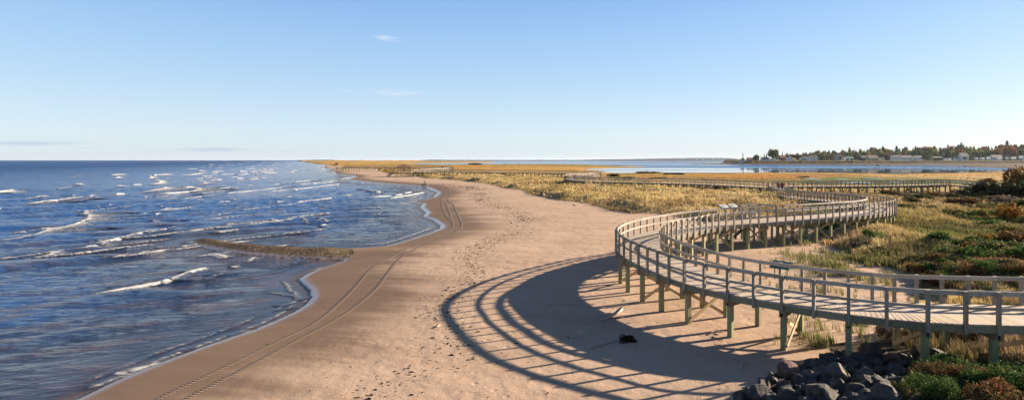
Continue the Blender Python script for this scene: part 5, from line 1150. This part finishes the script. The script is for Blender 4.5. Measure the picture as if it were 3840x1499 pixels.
# trees: low detail kinds shared by all copies
def conifer_mesh(seed, cols, ragged=.25):
    r = np.random.default_rng(seed); n = 420; z = r.random(n)**.8; rad = (1-z)*.26*(1+ragged*np.sin(z*38+r.random())) + .02; a = r.uniform(0, 2*np.pi, n); q = rad*r.uniform(.45, 1.1, n)
    p = np.stack([np.cos(a)*q, np.sin(a)*q, .08+z*.92], 1); s = (.030+.045*(1-z))[:, None]; o = np.stack([np.cos(a), np.sin(a), -.35+0*a], 1); t = np.stack([-np.sin(a), np.cos(a), 0*a], 1)
    V = np.stack([p-t*s*.7, p+o*s*1.2, p+t*s*.7, p-o*s*.8+np.array([0,0,.02])], 1).reshape(-1, 3); c = np.array(cols)[r.integers(0, len(cols), n)]*r.uniform(.6, 1.4, n)[:, None]
    return np_mesh('crown', V, np.arange(n*4).reshape(n, 4), M['veg'], {'vcol': np.repeat(c, 4, 0)})
def broad_mesh(seed, cols, n=520, size=.075, sx=.40):
    V, Fq, c = leaf_cloud(n, cols, size*2.2, seed); V = V*np.array([sx, sx, .86])+np.array([0, 0, .16]); return np_mesh('crown', V, Fq, M['veg'], {'vcol': c})
def trunk_mesh(h=1.0, r=.018):
    mb = MB(); mb.tube([(0,0,-.12),(0,0,h*.45),(.005,0,h*.8)], [r,r*.7,r*.3], 6)
    for a in range(5): mb.tube([(0,0,h*(.25+.09*a)),(math.cos(a*2.2)*.14,math.sin(a*2.2)*.14,h*(.42+.09*a))], [r*.5,r*.2], 4)
    return mb.build('trunk', M['bark'], mesh_only=True)
TK = trunk_mesh(); TREES = {
 'spruce': (conifer_mesh(1, [(0.032, 0.06, 0.028), (0.051, 0.083, 0.037), (0.069, 0.092, 0.037)]), 'dark green spruce', 'spruce_tree'), 'fir': (conifer_mesh(2, [(0.081, 0.115, 0.041), (0.115, 0.138, 0.046), (0.046, 0.081, 0.032)], .4), 'olive green fir', 'fir_tree'),
 'maple': (broad_mesh(3, [(0.272, 0.085, 0.037), (0.204, 0.071, 0.034), (0.17, 0.093, 0.037)]), 'orange red maple', 'maple_tree'), 'poplar': (broad_mesh(4, [(0.204, 0.204, 0.051), (0.272, 0.221, 0.051), (0.119, 0.145, 0.043)], sx=.30), 'yellow green broadleaf tree', 'broadleaf_tree'), 'alder': (broad_mesh(6, [(0.085, 0.111, 0.034), (0.128, 0.145, 0.043), (0.06, 0.076, 0.027)]), 'green broadleaf tree', 'broadleaf_tree'), 'brown': (broad_mesh(8, [(0.17, 0.102, 0.048), (0.221, 0.128, 0.051), (0.119, 0.093, 0.043)]), 'brown leaved broadleaf tree', 'broadleaf_tree')}
def tree(kind, X, Y, zb, h, w=1.0, label=None, group=None, lab_tail=''):
    me, nice, nm = TREES[kind]; root = empty(nm, (X, Y, zb), random.uniform(0, 6.28), label or (nice+lab_tail), 'tree', group); root.scale = (h*w, h*w, h); link('crown', me, root); link('trunk', TK, root); return root
def ptree(kind, x, yt, yb_, d, w, label): s = d/F; return tree(kind, (x-1920)*s, d, EYE-(yb_-HY)*s, (yb_-yt)*s, w, label)
tops = [(2990,577),(3030,574),(3070,568),(3110,567),(3160,566),(3230,564),(3262,557),(3280,552),(3300,558),(3340,561),(3400,556),(3440,554),(3490,547),(3530,556),(3570,553),(3610,546),(3650,552),(3700,553),(3740,550),(3783,540),(3820,545),(3860,538),(4400,534)]
tx_ = [a for a, _ in tops]; ty_ = [b for _, b in tops]; q = random.Random(21)
BEH = [(3100,'behind the big white house'),(3210,'behind the red and green roofs'),(3330,'behind the brown roofed house'),(3480,'behind the white bungalows'),(3590,'behind the half hidden grey house'),(3660,'behind the tall white farmhouse'),(3720,'behind the lawn with campers'),(3790,'behind the wide slate roofed house'),(9999,'at the right end of the wood')]
nt_ = 0
for row, (d, off, fr) in enumerate(((1380, 0, 1.0), (1310, -1, .93), (1240, -2, .72))):
    x = 2992+row*5
    while x < 4180:
        T = np.interp(x, tx_, ty_); h = (HY-T)*d/F*fr*q.uniform(.90, 1.05)+3
        if row == 0 and q.random() < .06: h *= 1.2
        z = q.random(); kd = ('spruce' if z < .25 else 'fir' if z < .72 else 'maple' if x > 3250 else 'brown') if row == 0 else ('spruce' if z < .15 else 'fir' if z < .45 else 'poplar' if z < .68 else 'alder' if z < .84 else ('maple' if x > 3430 else 'brown')) if row == 1 else ('fir' if z < .2 else 'poplar' if z < .5 else 'alder' if z < .75 else 'spruce' if z < .85 else ('maple' if x > 3430 and q.random() < .6 else 'brown'))
        if kd in ('maple', 'brown', 'poplar', 'alder') and row < 2: h *= .92
        X = (x-1920)*d/F; Yd = d+q.uniform(-18, 18); tail = next(b for a, b in BEH if x < a)
        tree(kd, X, Yd, gz(X, Yd)-.5, h, q.uniform(.75, 1.1)*(1.25 if kd in ('spruce', 'fir') else 1.15), None, 'trees of the wood behind the village', ' in the wood '+tail); nt_ += 1
        x += q.uniform(8.8, 13.0)*(1+.0*row)
for a in [('alder',2896,557,604,1140,1.15,'very tall broad dark green tree, tallest of the left village trees'),('poplar',2913,560,604,1138,.55,'slender yellow green poplar beside the very tall tree'),('spruce',2934,568,590,1170,.55,'narrow dark conifer rising above the dark red roof'),
 ('spruce',2866,577,600,1170,.7,'small pointed spruce left of the very tall tree'),('spruce',2874,576,601,1165,.7,'second small pointed spruce closest to the very tall tree'),('poplar',2832,580,604,1160,1.2,'yellowing tree behind the beige shed'),('alder',2840,579,606,1093,1.0,'green leafy tree in front of the beige shed'),
 ('brown',2784,592,606,1110,1.6,'low round orange brown tree below the steel mast'),('brown',2859,589,606,1140,1.1,'brown red tree behind the utility pole left of the dull red roof'),('poplar',2920,580,604,1160,1.3,'yellow brown tree behind the small sheds'),('brown',2956,575,600,1190,1.4,'large brown tree behind the tall gabled house'),
 ('alder',2972,577,600,1200,1.4,'green tree right behind the tall gabled house'),('brown',2985,575,600,1190,1.5,'brown domed tree right of the tall gabled house'),('brown',2996,577,601,1190,1.3,'rusty brown tree between the gabled house and the navy roof'),('poplar',3007,578,601,1185,1.0,'pale yellow tree left of the navy roof'),('spruce',3014,577,601,1190,.8,'dark pointed spruce behind the navy roof'),
 ('poplar',2943,588,605,1090,.6,'thin pale tree in front of the dark house'),('alder',3079,588,603,1105,1.3,'dark green tree right of the big white house'),('alder',3090,582,602,1120,1.1,'taller green tree, second right of the big white house'),('spruce',3102,586,603,1110,1.0,'dark spruce third right of the big white house'),
 ('poplar',3150,585,601,1100,1.4,'small yellow green tree in front of the slanted red roof'),('brown',3176,595,604,1090,1.8,'low brown shrub tree left of the green roofed building'),('alder',3196,594,604,1090,1.4,'low dark shrub tree in front of the green roofed building'),('brown',3335,588,600,1110,.9,'small dark tree between the cream shed and the bungalow'),
 ('alder',3471,578,602,1092,1.3,'bushy dark green tree between the white bungalow and the grey house'),('poplar',3484,579,600,1110,1.3,'yellow green tree right of the bushy dark one'),('alder',3508,591,603,1100,1.9,'low leafy tree in front of the half hidden grey house'),('alder',3526,589,603,1100,1.5,'second low leafy tree in front of the half hidden grey house'),
 ('alder',3619,587,601,1092,.9,'small round tree in front of the tall farmhouse'),('poplar',3650,583,600,1125,1.3,'yellow tree right of the tall farmhouse'),('alder',3828,597,604,1088,1.6,'round bush on the lawn at the right edge'),('poplar',3580,588,602,1120,1.4,'green tree left of the farmhouse wing')]: ptree(*a)
s_ = 560
def ftree(kind, x, yt, yb_, w, label): X, Y, Z = hit(x, yb_); tree(kind, X, Y, Z, (yb_-yt)*Y/F, w, label)
ftree('spruce',1893.5,610.3,618.9,.95,'lone small spruce on the golden marsh by the bay, left one of two lone trees'); ftree('brown',1947,612.6,618.6,1.2,'lone small bare brown tree on the golden marsh, right one of two lone trees'); ftree('brown',1401,609,614.5,.9,'tiny dark tree on the dunes far along the spit')
# rock armour along the village bank
q = random.Random(8)
for k in range(70):
    x = q.uniform(2960, 3420) if k < 50 else q.uniform(2690, 2900); d = 1056+q.uniform(-2, 6); X = (x-1920)*d/F; Z = gz(X, d)
    rock(X, d, Z+.3, q.uniform(.7, 1.5), 'dark grey', 'dark stone in the rock bank below the village lawns', 'stones of the village bank', 900+k, 'bank_stone', 'stone')

# ------------------------------------------------------------------ BAY: boat, ducks, posts, beacon, far land
X, Y = P0(3290, 622.3); s = Y/F; hullm = simple('boat_hull', (.45,.44,.42), .5); root = empty('fishing_boat', (X, Y, 0), R(-8), 'small white cabin boat anchored on the bay', 'boat')
a = 2.3; mb = MB(); H = [(-1,.0),( -.9,-.42),(.3,-.45),(1.05,0),(.3,.45),(-.9,.42)]
mb.add([(x*a, y*a, -.3) for x, y in [(u*.85, v*.8) for u, v in H]]+[(x*a*1.05, y*a, .75+(.25 if x > .9 else 0)) for x, y in H], [(5,4,3,2,1,0),(6,7,8,9,10,11)]+[(i,(i+1) % 6,(i+1) % 6+6,i+6) for i in range(6)]); mb.build('hull', simple('dark_hull', (.08,.06,.05), .6), root)
mb = MB(); mb.box(.5, 0, 1.35, 1.9, 1.35, 1.2); mb.box(.5, 0, 1.98, 2.2, 1.5, .08); mb.build('cabin', hullm, root); mb = MB(); mb.box(.5, -.69, 1.5, 1.4, .05, .4); mb.build('window', GL, root); mb = MB(); mb.tube([(-.4,0,.7),(-.4,0,3.6)], .06, 6); mb.build('mast', hullm, root)
mb = MB(); mb.tube([(-.28,0,.02),(-.14,0,.10),(.08,0,.12),(.20,0,.09)], [.03,.11,.12,.04], 8); mb.tube([(.17,0,.10),(.22,0,.24),(.25,0,.29),(.34,0,.27)], [.04,.035,.05,.012], 8); dm = mb.build('duck', simple('duck_brown', (.035,.028,.022), .8), smooth=True, mesh_only=True)
for i, x in enumerate((3279,3285.5,3292,3298)):
    X, Y = P0(x, 630.2+(i % 2)*.3); o = link('duck', dm, None, (X, Y, 0)); o.scale = (2.2,2.2,2.2); o.rotation_euler = (0,0,R(10*i)); tag(o, 'dark duck in the row swimming on the bay below the boat', 'duck', 'ducks swimming in a row')
X, Y = P0(3619, 623.3); rock(X, Y, .3, 1.0, 'pale grey', 'single round boulder on the mud flat below the farmhouse', None, 777)
X, Y = P0(3479, 652.5); mb = MB(); mb.tube([(X,Y,-.5),(X,Y,1.3)], .09, 8); tag(mb.build('post', pw), 'short dark post at the near edge of the bay', 'post')
X, Y = P0(1940.6, 604.5); s = Y/F; root = empty('beacon', (X, Y, 0), 0, 'thin dark channel beacon standing far out in the bay', 'beacon'); mb = MB(); mb.tube([(0,0,-1),(0,0,8.2*s)], [.55*s*.6,.28*s], 6); mb.build('mast', dk, root); mb = MB(); mb.box(0,0,8.4*s,1.1*s,1.1*s,1.2*s); mb.build('topmark', dk, root)
def ridge(name, x0, x1, d, f, col, label=None, seed=1, depth=300, n=160):
    xs = np.linspace(x0, x1, n); X = (xs-1920)*d/F; hh_ = np.array([EYE+(HY-f(x))*d/F for x in xs])+(fbm(xs/9., xs*0, seed, 4)-.5)*1.1*d/F
    e = np.clip(np.minimum(xs-x0, x1-xs)/((x1-x0)*.08), 0, 1)**.5; V = []
    for k, (u, v) in enumerate(((0,-1),(.12,.55),(.35,.85),(.6,1),(1,.9))): V.append(np.stack([X*(1+u*depth/d), d+u*depth+0*X, np.maximum(v*hh_*e, -2) if v > 0 else -3+0*X], 1))
    idx = np.arange(5*n).reshape(5, n); Fq = np.stack([idx[:-1,:-1], idx[:-1,1:], idx[1:,1:], idx[1:,:-1]], -1).reshape(-1, 4)
    c = np.array(col)*(.8+.5*fbm(X/80, np.zeros(n), 4)[:, None]); return tag(link(name, np_mesh(name, np.concatenate(V), Fq, M['veg'], {'vcol': np.tile(c, (5, 1))}, True)), label, kind='structure')
ridge('distant_hills', 2150, 2790, 9000, lambda x: np.interp(x, [2150,2300,2480,2600,2700,2790], [598.6,597,593.5,591.5,591.6,592.6]), (.030,.050,.085), seed=3, depth=900)  # haze blue is put into the colour of this and the next ridge
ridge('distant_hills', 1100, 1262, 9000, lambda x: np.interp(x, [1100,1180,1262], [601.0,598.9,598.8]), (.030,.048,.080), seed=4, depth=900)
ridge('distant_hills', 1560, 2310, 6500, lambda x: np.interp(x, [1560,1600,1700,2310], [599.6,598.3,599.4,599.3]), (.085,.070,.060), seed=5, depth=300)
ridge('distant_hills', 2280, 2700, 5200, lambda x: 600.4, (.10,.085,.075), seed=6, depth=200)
for i, (x, d, w) in enumerate(((2559,8900,5),(2608,8850,3),(2615,8850,3),(2632,8800,2.5),(2650,8800,2.5),(2668,8780,4.5))):
    s = d/F; h = 2.4*s; root = empty('far_building', ((x-1920)*s, d-60, 10), 0, 'tiny white building on the hazy blue shore across the bay', 'building', 'white buildings on the far shore'); mb = MB(); mb.box(0,0,h/2,w*s,20,h); mb.add([(-w*s/2,-11,h),(w*s/2,-11,h),(w*s/2,11,h),(-w*s/2,11,h),(0,-11,h*1.4),(0,11,h*1.4)], [(0,1,4),(2,3,5),(1,2,5,4),(3,0,4,5)]); mb.build('wall', WL['white'], root)
# ------------------------------------------------------------------ camera, light, sky
def setup():
    cam = bpy.data.cameras.new('camera'); co = bpy.data.objects.new('camera', cam); COL.objects.link(co)
    co.location = (0, 0, EYE); co.rotation_euler = (R(90), 0, 0); cam.sensor_width = 36; cam.lens = 36*F/3840
    cam.shift_y = -(749.5-HY)/3840; cam.clip_start = .1; cam.clip_end = 60000; SC.camera = co
    az = SUN_AZ; el = SUN_EL           # direction toward the sun: az measured from +Y towards +X
    v = Vector((math.sin(az)*math.cos(el), math.cos(az)*math.cos(el), math.sin(el)))
    s = bpy.data.lights.new('sun', 'SUN'); s.energy = 5.0; s.angle = R(.53); s.color = (1, .83, .62); so = bpy.data.objects.new('sun', s); COL.objects.link(so)
    so.rotation_euler = v.to_track_quat('Z', 'Y').to_euler()
    w = bpy.data.worlds.new('World'); SC.world = w; w.use_nodes = True; nt = w.node_tree; nt.nodes.clear(); g = N(nt)
    sky = nt.nodes.new('ShaderNodeTexSky'); sky.sky_type = 'NISHITA'; sky.sun_disc = False; sky.sun_elevation = el; sky.sun_rotation = az
    sky.altitude = 10; sky.air_density = 1.0; sky.dust_density = .55; sky.ozone_density = 2.2
    tc = nt.nodes.new('ShaderNodeTexCoord').outputs['Generated']
    sep = nt.nodes.new('ShaderNodeSeparateXYZ'); nt.links.new(tc, sep.inputs[0])
    U = g.math('DIVIDE', sep.outputs[0], g.math('MAXIMUM', sep.outputs[1], .02)); V = g.math('DIVIDE', sep.outputs[2], g.math('MAXIMUM', sep.outputs[1], .02))
    front = g.math('GREATER_THAN', sep.outputs[1], .05)
    cmb = nt.nodes.new('ShaderNodeCombineXYZ'); nt.links.new(U, cmb.inputs[0]); nt.links.new(V, cmb.inputs[1])
    n = g.noise(g.rot(cmb.outputs[0], R(4), (.055, .010, 1)), 1.0, 5, .62)
    tot = None; low = None
    for (x, y, hx, hy, k, tilt, gray) in [(1462,146,75,14,1.0,-.16,0),(1470,347,150,14,1.0,.0,0),(1290,343,45,8,.4,0,0),(3170,418,75,8,.55,.03,0),(3260,440,25,5,.3,0,0),
                                  (120,537,230,11,.9,0,1),(330,555,60,5,.4,0,1),(800,561,150,10,.95,0,1),(600,563,90,5,.4,0,1),(1080,566,60,4,.45,0,1),(960,566,60,4,.35,0,1)]:
        u0 = (x-1920)/F; v0 = (HY-y)/F
        du = g.math('SUBTRACT', U, u0); dv_ = g.math('SUBTRACT', g.math('SUBTRACT', V, v0), g.math('MULTIPLY', du, tilt))
        e = g.math('ADD', g.math('POWER', g.math('ABSOLUTE', g.math('DIVIDE', du, hx/F)), 2), g.math('POWER', g.math('ABSOLUTE', g.math('DIVIDE', dv_, hy/F)), 2))
        m = g.math('MULTIPLY', g.math('SUBTRACT', 1, e, clamp=True), k)
        if gray: low = m if low is None else g.math('MAXIMUM', low, m)
        else: tot = m if tot is None else g.math('MAXIMUM', tot, m)
    cf = g.math('MULTIPLY', g.math('MULTIPLY', tot, g.ramp(n, .30, .68)), front)
    lf = g.math('MULTIPLY', g.math('MULTIPLY', low, g.ramp(n, .15, .55)), front)
    c = g.mix(g.math('MULTIPLY', cf, .75), sky.outputs[0], CLOUD); c = g.mix(g.math('MULTIPLY', lf, .8), c, CLOUDLOW)
    # clear autumn sky: the Nishita sky carries the sun side, a blue gradient the rest, darkened overhead to cut fill
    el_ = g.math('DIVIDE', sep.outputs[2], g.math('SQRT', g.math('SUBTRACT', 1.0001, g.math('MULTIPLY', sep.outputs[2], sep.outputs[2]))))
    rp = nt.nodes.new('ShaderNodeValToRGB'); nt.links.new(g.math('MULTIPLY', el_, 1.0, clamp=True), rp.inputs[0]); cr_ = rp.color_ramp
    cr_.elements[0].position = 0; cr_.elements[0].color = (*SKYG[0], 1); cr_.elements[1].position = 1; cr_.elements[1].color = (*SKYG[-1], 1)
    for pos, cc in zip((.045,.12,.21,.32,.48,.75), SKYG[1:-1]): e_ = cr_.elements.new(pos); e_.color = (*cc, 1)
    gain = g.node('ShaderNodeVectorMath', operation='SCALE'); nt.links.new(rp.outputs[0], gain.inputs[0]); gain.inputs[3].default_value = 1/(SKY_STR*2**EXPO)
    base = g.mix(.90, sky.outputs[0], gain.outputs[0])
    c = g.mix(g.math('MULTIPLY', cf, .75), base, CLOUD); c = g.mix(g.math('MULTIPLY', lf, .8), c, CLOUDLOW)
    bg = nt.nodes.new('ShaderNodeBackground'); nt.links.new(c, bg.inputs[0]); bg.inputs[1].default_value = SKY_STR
    o = nt.nodes.new('ShaderNodeOutputWorld'); nt.links.new(bg.outputs[0], o.inputs[0])
    SC.view_settings.view_transform = 'Standard'; SC.view_settings.look = 'None'; SC.view_settings.gamma = 1; SC.view_settings.exposure = EXPO
SKYG = [(.66,.76,.83),(.63,.76,.88),(.48,.67,.87),(.35,.57,.86),(.22,.43,.80),(.15,.33,.66),(.035,.09,.24),(.018,.05,.15)]  # upper stops lie out of view, darkened to lower the fill in shadows
SUN_AZ = R(72); SUN_EL = R(18); SKY_STR = .10; EXPO = 1.75; CLOUD = tuple(k/(SKY_STR*2**EXPO) for k in (.80,.87,.95)); CLOUDLOW = tuple(k/(SKY_STR*2**EXPO) for k in (.50,.60,.76))
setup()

# thin autumn haze: one even volume round the whole place
hb = MB(); hb.box(0, 13990, 28.6, 96000, 34000, 63.2, c=.5); hm = bpy.data.materials.new('haze'); hm.use_nodes = True; nt = hm.node_tree; nt.nodes.clear()
vo = nt.nodes.new('ShaderNodeVolumePrincipled'); vo.inputs['Density'].default_value = 2.2e-5; vo.inputs['Color'].default_value = (.72,.84,1,1); vo.inputs['Anisotropy'].default_value = .2; om = nt.nodes.new('ShaderNodeOutputMaterial'); nt.links.new(vo.outputs[0], om.inputs['Volume'])
tag(hb.build('haze', hm), 'thin pale blue haze softening the distant shores', 'haze', kind='stuff')
